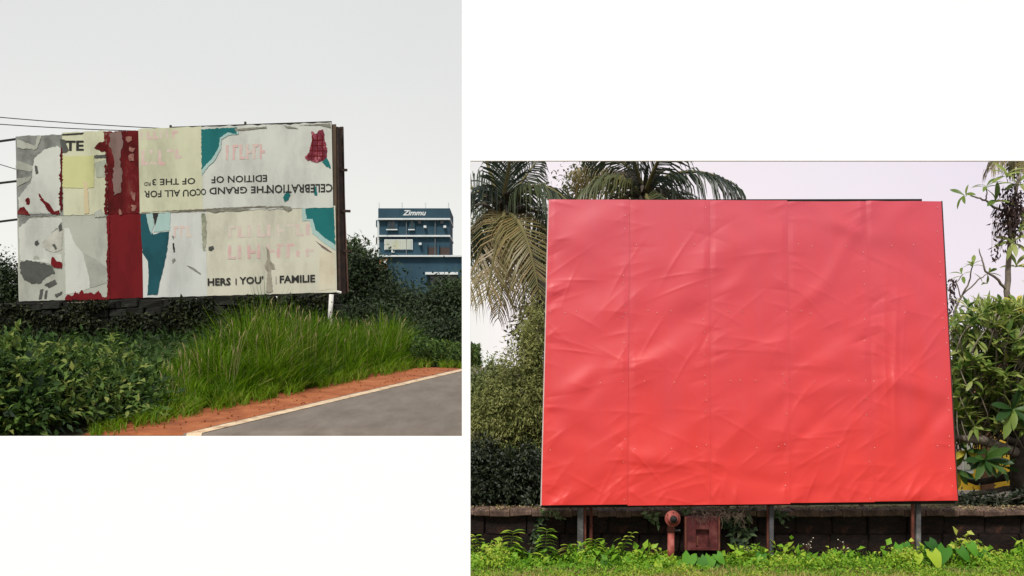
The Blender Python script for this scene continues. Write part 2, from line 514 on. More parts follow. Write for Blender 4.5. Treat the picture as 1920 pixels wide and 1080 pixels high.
# far left sheet: grey charcoal rays, pale torn patch and red specks
scrap([(35, 372), (60, 340), (62, 318), (66, 296), (85, 281), (108, 274), (115, 278), (114, 400), (37, 402)], white, .046, 1.5)
for pts in ([(31, 300), (62, 312), (60, 322), (31, 318)], [(33, 262), (70, 275), (68, 281), (33, 278)], [(80, 255), (70, 280), (64, 282), (72, 256)], [(32, 335), (60, 332), (55, 340), (33, 350)]):
    scrap(pts, grey, .050, 1.2)
for pts in ([(66, 310), (71, 312), (73, 326), (68, 327)],):
    scrap(pts, pencild, .056, .6, 3)
for pts in ([(33, 402), (38, 390), (46, 388), (54, 398), (58, 404)], [(48, 374), (54, 370), (58, 378), (56, 386), (51, 384)], [(73, 362), (78, 368), (84, 376), (92, 380), (98, 390), (104, 396), (113, 394), (113, 402), (98, 402), (90, 394), (84, 384), (76, 374)]):
    scrap(pts, redt, .056, 1.2, 3)
scrap([(109, 262), (116, 262), (115, 285), (113, 300), (115, 315), (112, 332), (115, 350), (111, 365), (115, 395), (118, 396), (118, 262)], redt, .056, 2.6, 3)
# second sheet: yellow square, orange ghost, dark bits
scrap([(118, 294), (177, 292), (177, 352), (150, 353), (118, 352)], yellow, .052, .8)
scrap([(158, 340), (165, 340), (168, 400), (160, 402)], noisy('orange_stain', [(.46, .44, .28), (.48, .37, .22)], 1.5, bump=0), .053, .8)
scrap([(178, 305), (200, 300), (200, 332), (182, 333)], noisy('grey_green_paper', [(.16, .19, .14), (.36, .38, .30)], 1.2, bump=0, stretch=(1.6, 1, .4)), .052, 1)
scrap([(178, 278), (186, 268), (200, 265), (202, 286), (190, 284)], redt, .054, 1.5, 3)
scrap([(177, 292), (202, 290), (202, 296), (178, 297)], pencild, .055, .8, 3)
scrap([(195, 248), (200, 248), (203, 402), (196, 402), (199, 350), (197, 320), (200, 300)], redt, .057, 2.4, 3)
scrap([(117, 252), (158, 249), (156, 252), (118, 254)], black, .055, .6, 3)
scrap([(178, 398), (190, 392), (200, 406), (178, 408)], grey, .057, 1.5, 3)
# third sheet: torn red, mauve tear
scrap([(206, 250), (227, 248), (232, 270), (226, 300), (230, 330), (227, 362), (215, 366), (212, 330), (216, 300), (207, 275)], mauve, .052, 2.2)
for pts in ([(236, 258), (246, 256), (250, 264), (240, 268)], [(240, 292), (252, 288), (252, 302), (244, 304)], [(246, 360), (255, 362), (254, 378), (248, 372)], [(244, 276), (254, 279), (250, 286), (243, 284)], [(222, 396), (226, 390), (230, 402), (224, 404)], [(247, 386), (256, 384), (256, 394), (250, 396)]):
    scrap(pts, noisy('torn_orange_paper', [(.12, .02, .018), (.20, .09, .07), (.28, .15, .11)], 4, bump=0), .054, 2.2, 3)
# bottom left: grey drawing
scrap([(36, 408), (58, 407), (44, 421), (36, 426)], pencil, .036, 1.2)
scrap([(36, 410), (116, 408), (117, 420), (96, 438), (80, 456), (86, 470), (116, 478), (117, 500), (80, 492), (38, 488)], white, .032, 1.2)
scrap([(38, 492), (56, 488), (84, 494), (98, 498), (104, 512), (86, 520), (78, 530), (60, 532), (46, 524), (40, 512)], pencild, .04, 2, 3)
scrap([(78, 462), (92, 440), (108, 432), (117, 436), (117, 468), (100, 474)], noisy('grey_drawing', [(.28, .28, .24), (.46, .46, .40)], 1.6, bump=0), .036, 1.2)
for pts in ([(110, 424), (116, 416), (117, 430), (112, 434)], [(66, 453), (72, 451), (75, 457), (70, 461), (66, 459)], [(98, 458), (103, 457), (108, 466), (104, 468)], [(84, 534), (104, 524), (108, 532), (92, 540)], [(76, 543), (82, 541), (79, 560), (74, 561)], [(86, 546), (90, 544), (88, 560), (84, 560)], [(104, 552), (118, 546), (116, 552), (106, 558)]):
    scrap(pts, pencild, .042, 1.0, 3)
scrap([(98, 482), (103, 484), (107, 490), (117, 492), (117, 503), (101, 502), (96, 494)], redp, .044, 1.2, 3)
# bottom second sheet: white triangle and grey fold
scrap([(121, 428), (130, 428), (138, 452), (146, 464), (156, 474), (162, 500), (170, 530), (168, 540), (150, 548), (124, 552)], white, .034, 1.0)
scrap([(156, 474), (180, 486), (202, 502), (202, 530), (184, 536), (170, 540), (166, 510)], noisy('grey_fold_paper', [(.20, .21, .18), (.36, .37, .32)], .9, bump=0), .036, .8)
scrap([(123, 557), (128, 552), (136, 555), (142, 546), (148, 552), (154, 543), (160, 551), (170, 548), (178, 552), (186, 545), (192, 556), (204, 558), (204, 562), (123, 563)], redp, .044, 1.4, 2.5)
scrap([(200, 406), (206, 404), (206, 562), (201, 560), (203, 520), (200, 490), (203, 460)], redp, .046, 1.2, 3)
# bottom fourth sheet: dark teal figure-like torn print
scrap([(264, 402), (274, 400), (282, 428), (288, 440), (300, 436), (318, 434), (314, 470), (308, 500), (300, 530), (296, 552), (277, 554), (279, 520), (278, 490), (268, 474), (265, 440)], teald, .04, 1.0)
scrap([(287, 400), (299, 399), (291, 424)], black, .042, .8, 3)
scrap([(274, 400), (287, 399), (289, 424), (284, 440), (279, 424)], aqua, .041, .8, 3)
scrap([(299, 399), (320, 398), (319, 432), (288, 436), (292, 422)], aqua, .041, .9, 3)
scrap([(324, 456), (327, 456), (329, 472), (326, 474)], black, .042, .5, 3)
scrap([(322, 442), (327, 443), (326, 449)], pencil, .042, .5, 3)
scrap([(350, 498), (362, 501), (376, 512), (378, 515), (364, 507)], pencil, .042, .5, 3)
scrap([(323, 488), (328, 484), (330, 488), (324, 494)], pencil, .042, .5, 3)
# fifth and sixth
scrap([(378, 243), (445, 239), (444, 254), (428, 250), (414, 260), (412, 276), (400, 298), (390, 308), (382, 318), (379, 322)], teal, .052, 1.8, 3)
scrap([(445, 239), (448, 252), (430, 254), (416, 262), (415, 278), (403, 302), (392, 312), (384, 322), (379, 330), (380, 318), (390, 306), (400, 296), (411, 276), (413, 259), (428, 249), (444, 252)], aqua, .054, 1.0, 3)
scrap([(572, 391), (626, 388), (629, 460), (606, 446), (590, 432), (586, 412), (574, 412)], teal, .036, 1.2, 3)
scrap([(566, 391), (573, 391), (575, 411), (587, 411), (592, 431), (607, 445), (629, 459), (629, 470), (600, 450), (586, 438), (582, 414), (568, 414)], aqua, .038, 1.0, 3)
scrap([(592, 452), (606, 461), (624, 474), (618, 473), (604, 464)], mauve, .039, .6, 3)
scrap([(600, 470), (628, 474), (630, 542), (598, 545)], noisy('tan_stained_paper', [(.42, .36, .25), (.53, .50, .38)], 1.2, bump=0), .034, 1.0)
scrap([(579, 288), (585, 264), (584, 246), (592, 252), (598, 245), (606, 243), (610, 262), (614, 284), (612, 300), (594, 306), (574, 300), (572, 294)], noisy('red_plaid_paper', [(.10, .012, .022), (.16, .02, .035), (.32, .10, .12)], 5.5, 2, bump=0, stops=[.40, .52, .64], stretch=(1, 1, .6)), .052, 1.6, 3)
for k in range(3):
    scrap([(586 + 9 * k, 254), (588 + 9 * k, 254), (586 + 10 * k, 300), (584 + 10 * k, 300)], redp, .057, .3, 6)
for k in range(4):
    scrap([(586 - 3 * k, 262 + 10 * k), (609, 262 + 10 * k), (609, 264 + 10 * k), (586 - 3 * k, 264 + 10 * k)], redp, .059, .3, 6)
scrap([(604, 304), (613, 297), (618, 304), (621, 316), (612, 313)], teal, .054, 1.2, 3)
scrap([(536, 362), (539, 357), (545, 366), (541, 376), (534, 378), (531, 370)], teal, .054, 1.2, 3)
scrap([(589, 351), (594, 349), (595, 367), (590, 366)], teal, .054, .8, 3)
scrap([(500, 462), (505, 470), (507, 488), (514, 496), (517, 505), (508, 505), (512, 548), (500, 549), (502, 510), (496, 500), (502, 486)], noisy('grey_torn_backing', [(.16, .15, .11), (.36, .34, .26)], 4, bump=.2, stretch=(2, 1, .5)), .04, 1.2, 3)
scrap([(378, 400), (386, 400), (387, 440), (385, 470), (381, 470), (379, 430)], noisy('mouldy_edge', [(.10, .11, .06), (.34, .35, .26)], 3, bump=0), .044, 1.6, 3)
scrap([(392, 463), (400, 461), (402, 466), (396, 471), (391, 469)], pencild, .042, .5, 3)
for pts in ([(390, 395), (420, 391), (448, 389), (470, 393), (448, 396), (420, 396), (402, 399)], [(480, 389), (512, 387), (530, 386), (545, 388), (548, 393), (540, 397), (530, 390), (500, 391)], [(440, 242), (500, 238), (500, 241), (442, 246)], [(532, 236), (556, 240), (560, 242), (540, 241)], [(560, 235), (620, 232), (621, 240), (612, 239), (600, 236)]):
    scrap(pts, noisy('frayed_grey_edge', [(.11, .11, .085), (.24, .24, .19)], 4, bump=0), .045 if pts[0][1] > 300 else .056, .9, 3)
scrap([(261, 398), (380, 392), (500, 386), (500, 389), (380, 396), (262, 402)], mat('gap_shade_strip', (.13, .12, .09), .9), .042, 1.0, 4)  # dark strip laid over the seam, shadow of the gap put into its colour

FONT_DG = {}
def letters(body, x0, x1, y0, y1, m, d, parent, flip=False, bold=.012, put=None, slant=0.0, name='lettering', shear_y=0.0, lab=None):
    """flat printed letters filling the photo box x0..x1, y0..y1"""
    c = bpy.data.curves.new('type', 'FONT'); c.body = body; c.offset = bold; c.resolution_u = 2; c.shear = slant
    c.extrude = 0.0
    o = bpy.data.objects.new('type', c); COL.objects.link(o)
    dg = bpy.context.evaluated_depsgraph_get()
    me = o.evaluated_get(dg).to_mesh()
    co = np.array([v.co[:] for v in me.vertices]); fs = [tuple(p.vertices) for p in me.polygons]
    bpy.data.objects.remove(o); bpy.data.curves.remove(c)
    u = (co[:, 0] - co[:, 0].min()) / np.ptp(co[:, 0]); v = (co[:, 1] - co[:, 1].min()) / np.ptp(co[:, 1])
    if flip: u, v = 1 - u, 1 - v
    px = x0 + u * (x1 - x0); py = y1 - v * (y1 - y0) + shear_y * (px - x0)
    put = put or (lambda a, b: B(a, b, d))
    vs = [put(a, b) for a, b in zip(px, py)]
    g = MB(); g.add(vs, fs)
    ob = g.obj(name, m, parent)
    if lab: ob['label'] = lab
    return ob

sh = -.030
letters('OU ALL FOR', 271, 369, 358, 371, black, .047, bb, True, .018, shear_y=sh, lab='upside down black words you all for')
letters('C', 369, 377, 354, 367, black, .047, bb, True, .014)
letters('O', 377, 387, 354, 366, black, .047, bb, True, .014)
letters('OF THE 3', 286, 367, 336, 348, black, .047, bb, True, .016, shear_y=sh, lab='upside down black words of the 3rd')
letters('RD', 271, 283, 342, 349, black, .047, bb, True, .01)
letters('THE GRAND', 393, 508, 352, 365, black, .047, bb, True, .018, shear_y=sh, lab='upside down black words the grand')
letters('EDITION OF', 397, 501, 331, 344, black, .047, bb, True, .016, shear_y=sh, lab='upside down black words edition of')
letters('CELEBRATION', 501, 624, 347, 363, black, .056, bb, True, .016, shear_y=-.02, lab='upside down black word celebration')
letters('HERS', 390, 433, 522, 536, black, .046, bb, False, .03, shear_y=sh)
letters('|', 442, 444, 522, 534, black, .046, bb, False, 0)
letters("YOU'", 449, 494, 519, 533, black, .046, bb, False, .026, shear_y=sh)
letters('I', 517, 519, 518, 532, grey, .046, bb, False, 0)
letters('FAMILIE', 525, 591, 517, 531, black, .046, bb, False, .03, shear_y=sh, lab='black word families with its last letter torn off')
letters('TE', 123, 158, 264, 283, black, .052, bb, False, .03, lab='black letters te on pale yellow paper')
scrap([(113, 262), (122, 262), (130, 282), (126, 286), (118, 286), (116, 276)], pencild, .059, 1.6, 3)
# faded pink ghost print: broken strokes nobody can read any more
def ghost(x0, x1, y0, y1, n, m, d, skew):
    st = (x1 - x0) / n
    for i in range(n):
        a = x0 + i * st; yo = skew * (a - x0)
        wv = st * random.uniform(.28, .4)
        scrap([(a, y0 + yo), (a + wv, y0 + yo), (a + wv, y1 + yo), (a, y1 + yo)], m, d, .9, 5, name='faded_print')
        if random.random() < .7:
            yy = random.choice((y0, (y0 + y1) / 2 - 2, y1 - 5))
            scrap([(a, yy + yo), (a + st * .8, yy + yo), (a + st * .8, yy + 5 + yo), (a, yy + 5 + yo)], m, d + .002, .9, 5, name='faded_print')
ghost(264, 336, 247, 262, 6, pinkp, .041, sh)
ghost(266, 345, 282, 310, 5, pinkp, .041, sh)
ghost(424, 500, 272, 300, 6, pinkp, .042, sh)
ghost(428, 592, 424, 446, 9, pinkl, .029, sh)
ghost(428, 592, 460, 486, 9, pinkp, .029, sh)
ghost(326, 362, 424, 446, 3, pinkl, .030, sh)

# steel carrying the board
side = MB()
for px, dd, wdt in ((634, .15, .13), (645, .75, .12)):
    side = MB(); side.beam(P(px - 4, 238, YB + dd), P(px + 2, 550, YB + dd), wdt, .12); side.obj('frame_post', rust, bb)
mb = MB()
q = [P(628, 240, YB + .16), P(637, 239, YB + .45), P(646, 551, YB + .45), P(634, 551, YB + .16)]
q2 = [a + Vector((.05, .04, 0)) for a in q]
mb.add(q + q2, [(0, 1, 2, 3), (7, 6, 5, 4), (0, 4, 5, 1), (1, 5, 6, 2), (2, 6, 7, 3), (3, 7, 4, 0)])
mb.obj('side_board', rust, bb)
o_ = MB(); o_.tube([P(641, 238, YB + .8), P(646, 395, YB + .8), P(652, 548, YB + .8)], .04, 6); o_.obj('side_rail', pinkrust, bb, True)
for py, l in ((318, 651), (395, 657), (470, 659), (240, 642)):
    g = MB(); g.beam(P(626, py, YB + .3), P(l, py + 1, YB + .5), .09, .09); g.obj('crossbar', rust, bb)
for py, tip in ((262, -1), (341, -6), (413, -4)):
    g = MB(); g.beam(P(36, py - 2, YB + .12), P(tip, py + 3, YB + .25), .07, .07); g.obj('crossbar', darksteel, bb)
for px in (120, 262, 384, 500, 612):
    zb = float(ground(P(px, 0, YB).x, YB))
    t = P(px, xbot(px) - 8, YB + .25)
    g = MB(); g.beam((t.x, t.y, zb - .2), t, .16, .16); g.obj('leg', darksteel, bb)
t = P(40, 475, YB + .1)
g = MB(); g.tube([(t.x + .02, t.y, float(ground(t.x, YB)) - .2), P(37, 470, YB + .1)], .075, 8); g.obj('leg', whitepost, bb, True)
t = P(619, 552, YB - 1.3); b_ = P(619, 590, YB - 1.3)
g = MB(); g.tube([(t.x + .04, t.y, float(ground(t.x, YB - 1.3)) - .2), b_, t + Vector((.05, 0, .0))], .085, 8); g.obj('leg', whitepost, bb, True)
for px, h in ((320, 7), (460, 8)):
    g = MB(); g.beam(P(px, xtop(px) + 4, YB + .06), P(px, xtop(px) - h, YB + .06), .07, .07); g.obj('rod', rust, bb)
g = MB(); g.beam(P(320, xtop(320) - 1, YB + .06), P(622, xtop(622), YB + .06), .09, .1); g.obj('top_rail', darksteel, bb)
g = MB(); g.beam(P(32, xbot(32) + 1, YB + .06), P(634, xbot(634) + 1, YB + .06), .10, .12); g.obj('bottom_rail', darksteel, bb)
g = MB(); g.tube([P(632, 547, YB - .1), P(640, 549, YB - .1)], .05, 6); g.obj('end_cap', whitepost, bb)

# power lines behind the board
def wire(pts, r, label):
    g = MB(); g.tube(pts, r, 5)
    return tag(g.obj('power_line', darksteel, None, True), label, 'power line', 'power lines left of the torn billboard')
for a, b, lab in (((-240, 196), (410, 246), 'upper of two thin dark power lines passing over the torn billboard'),
                  ((-240, 212), (330, 248), 'lower of two thin dark power lines passing over the torn billboard')):
    pts = []
    for i in range(15):
        t = i / 14; px = a[0] + (b[0] - a[0]) * t; py = a[1] + (b[1] - a[1]) * t + 6 * math.sin(math.pi * t)
        pts.append(P(px, py, 46 + 5 * t))
    wire(pts, .022, lab)
wire([P(-120, 282, 46), P(-40, 296, 46), P(32, 318, 46)], .018, 'thin dark power line meeting the left edge of the torn billboard')

# dark stone wall under the torn billboard
stone = noisy('dark_mossy_stone', [(.0025, .0025, .002), (.005, .005, .0035), (.010, .011, .007), (.040, .042, .028)], 2.0, stops=[.3, .45, .6, .8], bump=.8, bscale=8, dist=.05)
sw = thing('stone_wall', 'dark mossy rubble stone wall under the torn billboard', 'wall', (gx, YB - .9, float(ground(gx, YB))))
xl, xr = P(-60, 0, YB).x, P(632, 0, YB).x
YS = YB - .95
proto = []
for k in range(10):
    g = MB(); g.box((-.5, 0, -.5), (.5, .5, .5), .09)
    proto.append(g.mesh('stone', False, .07)); proto[-1].materials.append(stone)
nrow = 5; hrow = .282; cnt = 0
for r_ in range(nrow):
    x = xl - random.random() * .4
    while x < xr and cnt < 290:
        wd = random.uniform(.5, .95)
        o = bpy.data.objects.new('stone', random.choice(proto)); COL.objects.link(o)
        o.parent = sw; o.matrix_parent_inverse = Matrix.Translation(-sw.location)
        zb = float(ground(x, YS)); hr = hrow * (1 + .30 * (x - xl) / (xr - xl))
        o.location = (x + wd / 2, YS + random.uniform(-.07, .05), zb + hr * (r_ + .42) + random.uniform(-.03, .03))
        o.scale = (wd * .97, .9, hr * .98); o.rotation_euler = (0, random.uniform(-.05, .05), random.uniform(-.05, .05))
        x += wd; cnt += 1
n = 9000
vx = RNG.uniform(xl, xr, n); vz = RNG.random(n) ** .9 * 1.32 * (1 + .34 * (vx - xl) / (xr - xl))
cov = np.array([noise.noise(Vector((float(a) * .7, float(b) * 1.1, 6))) for a, b in zip(vx, vz)])
kp = cov > -.28
pos = np.stack([vx, YS - .12 - .1 * RNG.random(n), ground(vx, YS) + vz], 1)[kp]; k = len(pos)
o = link('wall_creeper', leaves('wall_creeper', pos, RNG.normal(size=(k, 3)) + np.array([0, -.2, -.6]), RNG.normal(size=(k, 3)) * .5 + np.array([0, -1, .6]), RNG.uniform(.10, .24, k), RNG.uniform(.05, .12, k), RNG.random(k)),
         leafmat('dark_creeper_leaf', [(.004, .006, .003), (.012, .017, .006), (.04, .048, .018)], [0, .6, 1], trans=.1, spec=.1), sw); o['kind'] = 'stuff'
g = MB(); g.box((xl, YS + .2, float(ground(gx, YS)) - .5), (xr, YS + .55, float(ground(gx, YS)) + hrow * nrow)); g.obj('core', stone, sw)

# ------------------------------------------------------------------ trees
bark = noisy('bark', [(.03, .022, .015), (.07, .055, .04), (.12, .10, .075)], 5, bump=.9, bscale=14, stretch=(1, 1, .3))
darkleaf = leafmat('dark_leaf', [(.008, .016, .005), (.018, .034, .009), (.034, .055, .012)], trans=.18, rough=.6)
def tree(name, label, base, trunk_pts, trunk_r, ells, leafm, nclump, per, spread, L, W, seed, cat='tree', limbs=5, group=None, **kw):
    t = thing(name, label, cat, base, group)
    rng = np.random.default_rng(seed)
    g = MB()
    g.tube(trunk_pts, trunk_r, 9)
    rnd = random.Random(seed)
    top = Vector(trunk_pts[-1]); lowi = max(1, len(trunk_pts) // 2)
    for k in range(limbs):
        c, r = ells[k % len(ells)]
        st = Vector(trunk_pts[rnd.randint(lowi, len(trunk_pts) - 1)])
        en = Vector(c) + Vector((rnd.uniform(-.7, .7) * r[0], rnd.uniform(-.7, .7) * r[1], rnd.uniform(-.4, .8) * r[2]))
        mid = st.lerp(en, .5) + Vector((rnd.uniform(-.2, .2), rnd.uniform(-.2, .2), .12 * (en - st).length))
        r0 = trunk_r[-1] * rnd.uniform(.5, .8)
        g.tube([st, st.lerp(mid, .6), mid, en], [r0, r0 * .8, r0 * .6, r0 * .2], 6)
    g.obj('trunk', bark, t, True)
    link('crown', crown_cloud('crown', ells, nclump, per, spread, L, W, rng, **kw), leafm, t)
    return t

def gtree(name, label, px, Y, tops, leafm, nclump, per, spread, L, W, seed, tr=.14, **kw):
    """tree on the ground at photo column px; tops are (px, py, rx_px, ry_px, dY)"""
    x = P(px, 0, Y).x; z = float(ground(x, Y))
    s = Y / F
    kw.setdefault('side', 1 if px > 875 else -1)
    ells = [(tuple(P(a, b, Y + dy)), (rx * s, max(rx, ry * .7) * s * .8, ry * s)) for a, b, rx, ry, dy in tops]
    tz = max(e[0][2] for e in ells)
    pts = [(x, Y, z - .2), (x + .1, Y, z + (tz - z) * .4), (x - .05, Y + .1, z + (tz - z) * .8)]
    return tree(name, label, (x, Y, z), pts, [tr, tr * .8, tr * .45], ells, leafm, nclump, per, spread, L, W, seed, **kw)

midleaf = leafmat('mid_leaf', [(.010, .020, .004), (.028, .055, .008), (.065, .105, .016)], trans=.25)
gtree('dense_tree', 'dense dark tree beside the right edge of the torn billboard', 690, 44, [(672, 545, 45, 75, 0), (700, 560, 45, 75, .5), (660, 600, 45, 60, -1)], darkleaf, 700, 28, .30, .17, .075, 21)
gtree('dense_tree', 'dark bushy tree in front of the blue building base', 755, 42, [(742, 590, 50, 56, 0), (790, 602, 48, 48, .5), (725, 620, 50, 50, -1)], darkleaf, 700, 28, .30, .17, .075, 22)
gtree('dense_tree', 'dark bush spreading at the right end of the roadside hedge', 835, 36, [(830, 595, 45, 50, 0), (868, 600, 40, 60, .6), (790, 625, 46, 40, -.5)], darkleaf, 640, 28, .26, .15, .065, 23)
gtree('small_tree', 'brighter green bushy tree below the blue annexe', 862, 46, [(850, 562, 34, 24, 0), (880, 560, 34, 30, 0)], midleaf, 160, 24, .24, .24, .11, 24)
gtree('dense_tree', 'dark tree standing behind the left end of the torn billboard', 8, 46, [(8, 540, 36, 52, 0), (-40, 545, 50, 60, .5), (20, 590, 36, 50, 0)], darkleaf, 600, 28, .30, .18, .08, 25)
gtree('small_tree', 'small rounded tree rising against the sky beside torn billboard', 664, 52, [(662, 470, 16, 18, 0), (660, 500, 26, 26, 0)], midleaf, 90, 22, .25, .30, .10, 26, tr=.1, limbs=3)
gtree('dense_tree', 'dark low tree at the foot of the slope below the building', 720, 34, [(690, 618, 46, 38, 0), (655, 628, 30, 30, .3), (770, 640, 50, 30, .3)], darkleaf, 560, 28, .24, .14, .06, 27)
gtree('dense_tree', 'dark thicket tree behind the grass near the road bend', 840, 32, [(810, 645, 45, 25, 0), (860, 640, 45, 34, 0)], darkleaf, 420, 28, .22, .13, .055, 28)

# ------------------------------------------------------------------ blue building far off
YH = 150.0
navy = noisy('navy_blue_paint', [(.016, .044, .066), (.022, .057, .082), (.030, .070, .098)], .5, bump=.1, bscale=2, stretch=(1, 1, .4))
whitet = noisy('white_trim_paint', [(.50, .54, .54), (.62, .66, .66)], 1, bump=.1)
glassd = mat('dark_window_glass', (.012, .018, .022), .15, .6)
shade_w = noisy('pale_window_blind', [(.30, .34, .33), (.40, .43, .36), (.36, .36, .22)], .9, bump=0, stretch=(1, 1, .2))
greyp = mat('grey_pipe_paint', (.10, .12, .13), .7)
brownd = mat('brown_shutter', (.045, .03, .025), .7)
def H(px, py, d=0.0): return P(px, py, YH - d)
hb = thing('blue_building', 'tall dark blue building with white floor bands far behind the trees', 'building', (H(775, 0).x, YH, float(ground(H(775, 0).x, YH))))
def hbox(name, x0, x1, y0, y1, d0, d1, m, parent=hb, bevel=0):
    a, b = P(x0, y1, YH), P(x1, y0, YH)
    g = MB(); g.box((a.x, YH - d1, a.z), (b.x, YH - d0, b.z)); return g.obj(name, m, parent, False, bevel)
hbox('wall', 711, 843, 394, 640, -8, 0, navy)
hbox('roof_parapet', 710, 844, 391.5, 411, -8.2, .5, navy)
hbox('band', 709, 844.5, 410, 413, -8.1, .6, whitet)
hbox('band', 709, 844.5, 441.5, 444.5, -8.1, .5, whitet)
hbox('band', 715, 868, 480.5, 483.5, -1, 1.6, whitet)
hbox('side_wall', 706.5, 711, 414, 482, -7, -.4, whitet)
hbox('balcony', 704, 711.5, 444, 456, -4, -.5, brownd); hbox('balcony', 704, 711.5, 412, 424, -4, -.5, navy)
for x0, x1 in ((727, 746), (768, 778)):
    f = hbox('window', x0, x1, 414.5, 432, 0, .25, navy)
    if x1 - x0 > 12:
        hbox('pane', x0 + 2, x0 + 6, 416, 430, .25, .3, glassd, f); hbox('pane', x0 + 7, x1 - 5, 416, 430, .25, .3, glassd, f)
    else:
        hbox('pane', x0 + 3, x1 - 3, 415, 430, .25, .3, glassd, f)
    hbox('sill', x0 - 2, x1, 430.5, 432.3, .25, .6, whitet, f)
for x0 in (784, 826):
    f = hbox('window', x0, x0 + 6, 414, 420, 0, .2, glassd)
f = hbox('window', 721, 774, 449, 468.5, 0, .25, whitet)
for i in range(5):
    hbox('pane', 722.5 + 10.2 * i, 731.7 + 10.2 * i, 450.5, 467.5, .25, .32, shade_w, f)
for x0 in (803, 825):
    f = hbox('door', x0, x0 + 18, 464, 480, 0, .2, brownd)
    hbox('door_frame', x0 - 5, x0 - 1, 459, 480, 0, .6, navy)
hbox('annexe_wall', 727, 868, 484, 560, -8, 1.0, navy)
hbox('annexe_awning', 800, 860, 513, 517.5, 1.0, 2.4, whitet)
hbox('annexe_opening', 808, 858, 519, 533, 1.0, 1.15, glassd)
for px in (711, 754, 798, 841):
    g = MB(); a = H(px, 392, -1); g.tube([a, H(px, 380, -1)], .10, 5); g.obj('roof_rod', whitet, hb)
for ax, ay in ((795, 424), (832, 424), (786, 456), (735, 470)):
    hbox('air_conditioner', ax, ax + 5, ay, ay + 4, 0, .7, whitet)
for ax in (762, 816):
    g = MB(); g.tube([H(ax, 412, .2), H(ax, 480, .2)], .09, 5); g.obj('drain_pipe', greyp, hb)
hbox('roof_tank', 767, 783, 389.5, 393, -3, -1, brownd)
letters('Zimmu', 755, 799, 394, 404, whitet, 0, hb, False, .03, put=lambda a, b: P(a, b, YH - .56), slant=.25, name='sign_lettering')
os_ = thing('orange_sign', 'small orange and white signboard sticking out of trees near blue building', 'sign', (P(717, 0, 50).x, 50, float(ground(P(717, 0, 50).x, 50))))
def sbox(name, x0, x1, y0, y1, d0, d1, m):
    a, b = P(x0, y1, 50), P(x1, y0, 50); g = MB(); g.box((a.x, 50 - d1, a.z), (b.x, 50 - d0, b.z)); return g.obj(name, m, os_)
orange = noisy('orange_paint', [(.42, .13, .02), (.55, .22, .06), (.50, .30, .16)], 3, bump=.1)
sbox('board', 707, 726, 486, 509, 0, .06, orange)
sbox('panel', 720, 726, 488, 497, .064, .09, whitet)
sbox('post', 714, 717, 509, 640, .01, .05, darksteel)

# ------------------------------------------------------------------ tall grass and undergrowth by the road
grassm = leafmat('roadside_grass', [(.020, .050, .002), (.070, .155, .003), (.165, .29, .008), (.32, .29, .09)], [0, .45, .9, 1], trans=.45, spec=.15)
env_x = [255, 300, 350, 400, 440, 475, 500, 540, 600, 650, 700, 740, 770, 790, 815]
env_y = [762, 700, 655, 626, 600, 568, 564, 585, 592, 606, 600, 592, 622, 655, 700]
def edge_Y(px):
    """distance at which the column px meets the outer edge of the dirt shoulder"""
    q = (np.asarray(px) - 960) / F
    return (-4.39 - 1.46 - 0.2936 * 13.67) / (q - 0.2936)
nt_ = 520; per_ = 80
cpx = RNG.uniform(262, 795, nt_); ctt = RNG.random(nt_) ** 1.1
cY = edge_Y(cpx) + .25 + ctt * 5.2
cx = (cpx - 960) / F * cY
n = nt_ * per_
ang = RNG.uniform(0, 2 * math.pi, n); rad = np.abs(RNG.normal(size=n)) * .16
x = np.repeat(cx, per_) + np.cos(ang) * rad; Yb = np.repeat(cY, per_) + np.sin(ang) * rad
tt = np.repeat(ctt, per_)
zg = ground(x, Yb); px = 960 + F * x / Yb
yb = 690 - (zg - EYE) * F / Yb
ht = np.maximum(0.05, (yb - np.interp(px, env_x, env_y)) * Yb / F)
front = .34 + .66 * np.clip(tt * 2.0, 0, 1)
tuss = np.repeat(RNG.uniform(.40, 1.32, nt_), per_)
h = ht * front * tuss * RNG.uniform(.5, 1.18, n)
keep = (h > .1) & (Yb > edge_Y(px) - .1)
lean_ = np.clip(rad * 2.2 + RNG.uniform(0, .45, n), .1, 1.1)
base = np.stack([x, Yb, zg - .03], 1)
tint = np.clip(np.repeat(RNG.normal(size=nt_) * .16 + .48, per_) + RNG.normal(size=n) * .17, 0, .96)
tint[RNG.random(n) < .05] = 1
me = blades('tall_grass', base[keep], h[keep], (ang + RNG.normal(size=n) * .5)[keep], lean_[keep], RNG.uniform(.010, .024, n)[keep], tint[keep])
o = link('tall_grass', me, grassm); o['kind'] = 'stuff'
ns = 150
spx = RNG.uniform(290, 800, ns); sY = edge_Y(spx) + .4 + RNG.random(ns) * 4.5; sx_ = (spx - 960) / F * sY; sz = ground(sx_, sY)
sh_ = np.maximum(.3, ((690 - (sz - EYE) * F / sY) - np.interp(spx, env_x, env_y)) * sY / F) * RNG.uniform(.55, 1.05, ns)
g = MB()
for a, b, c, d in zip(sx_, sY, sz, sh_):
    a, b, c, d = float(a), float(b), float(c), float(d)
    tx, ty = random.gauss(0, .12) * d, random.gauss(0, .1) * d
    g.tube([(a, b, c), (a + tx * .4, b + ty * .4, c + d * .6), (a + tx, b + ty, c + d)], [.005, .004, .003], 3)
    g.tube([(a + tx, b + ty, c + d), (a + tx * 1.1, b + ty * 1.1, c + d + .06), (a + tx * 1.3, b + ty * 1.3, c + d + .14)], [.004, .012, .002], 4)
o = g.obj('seed_stalks', noisy('dry_straw', [(.14, .13, .05), (.28, .23, .11)], 3, bump=0), None); o['kind'] = 'stuff'
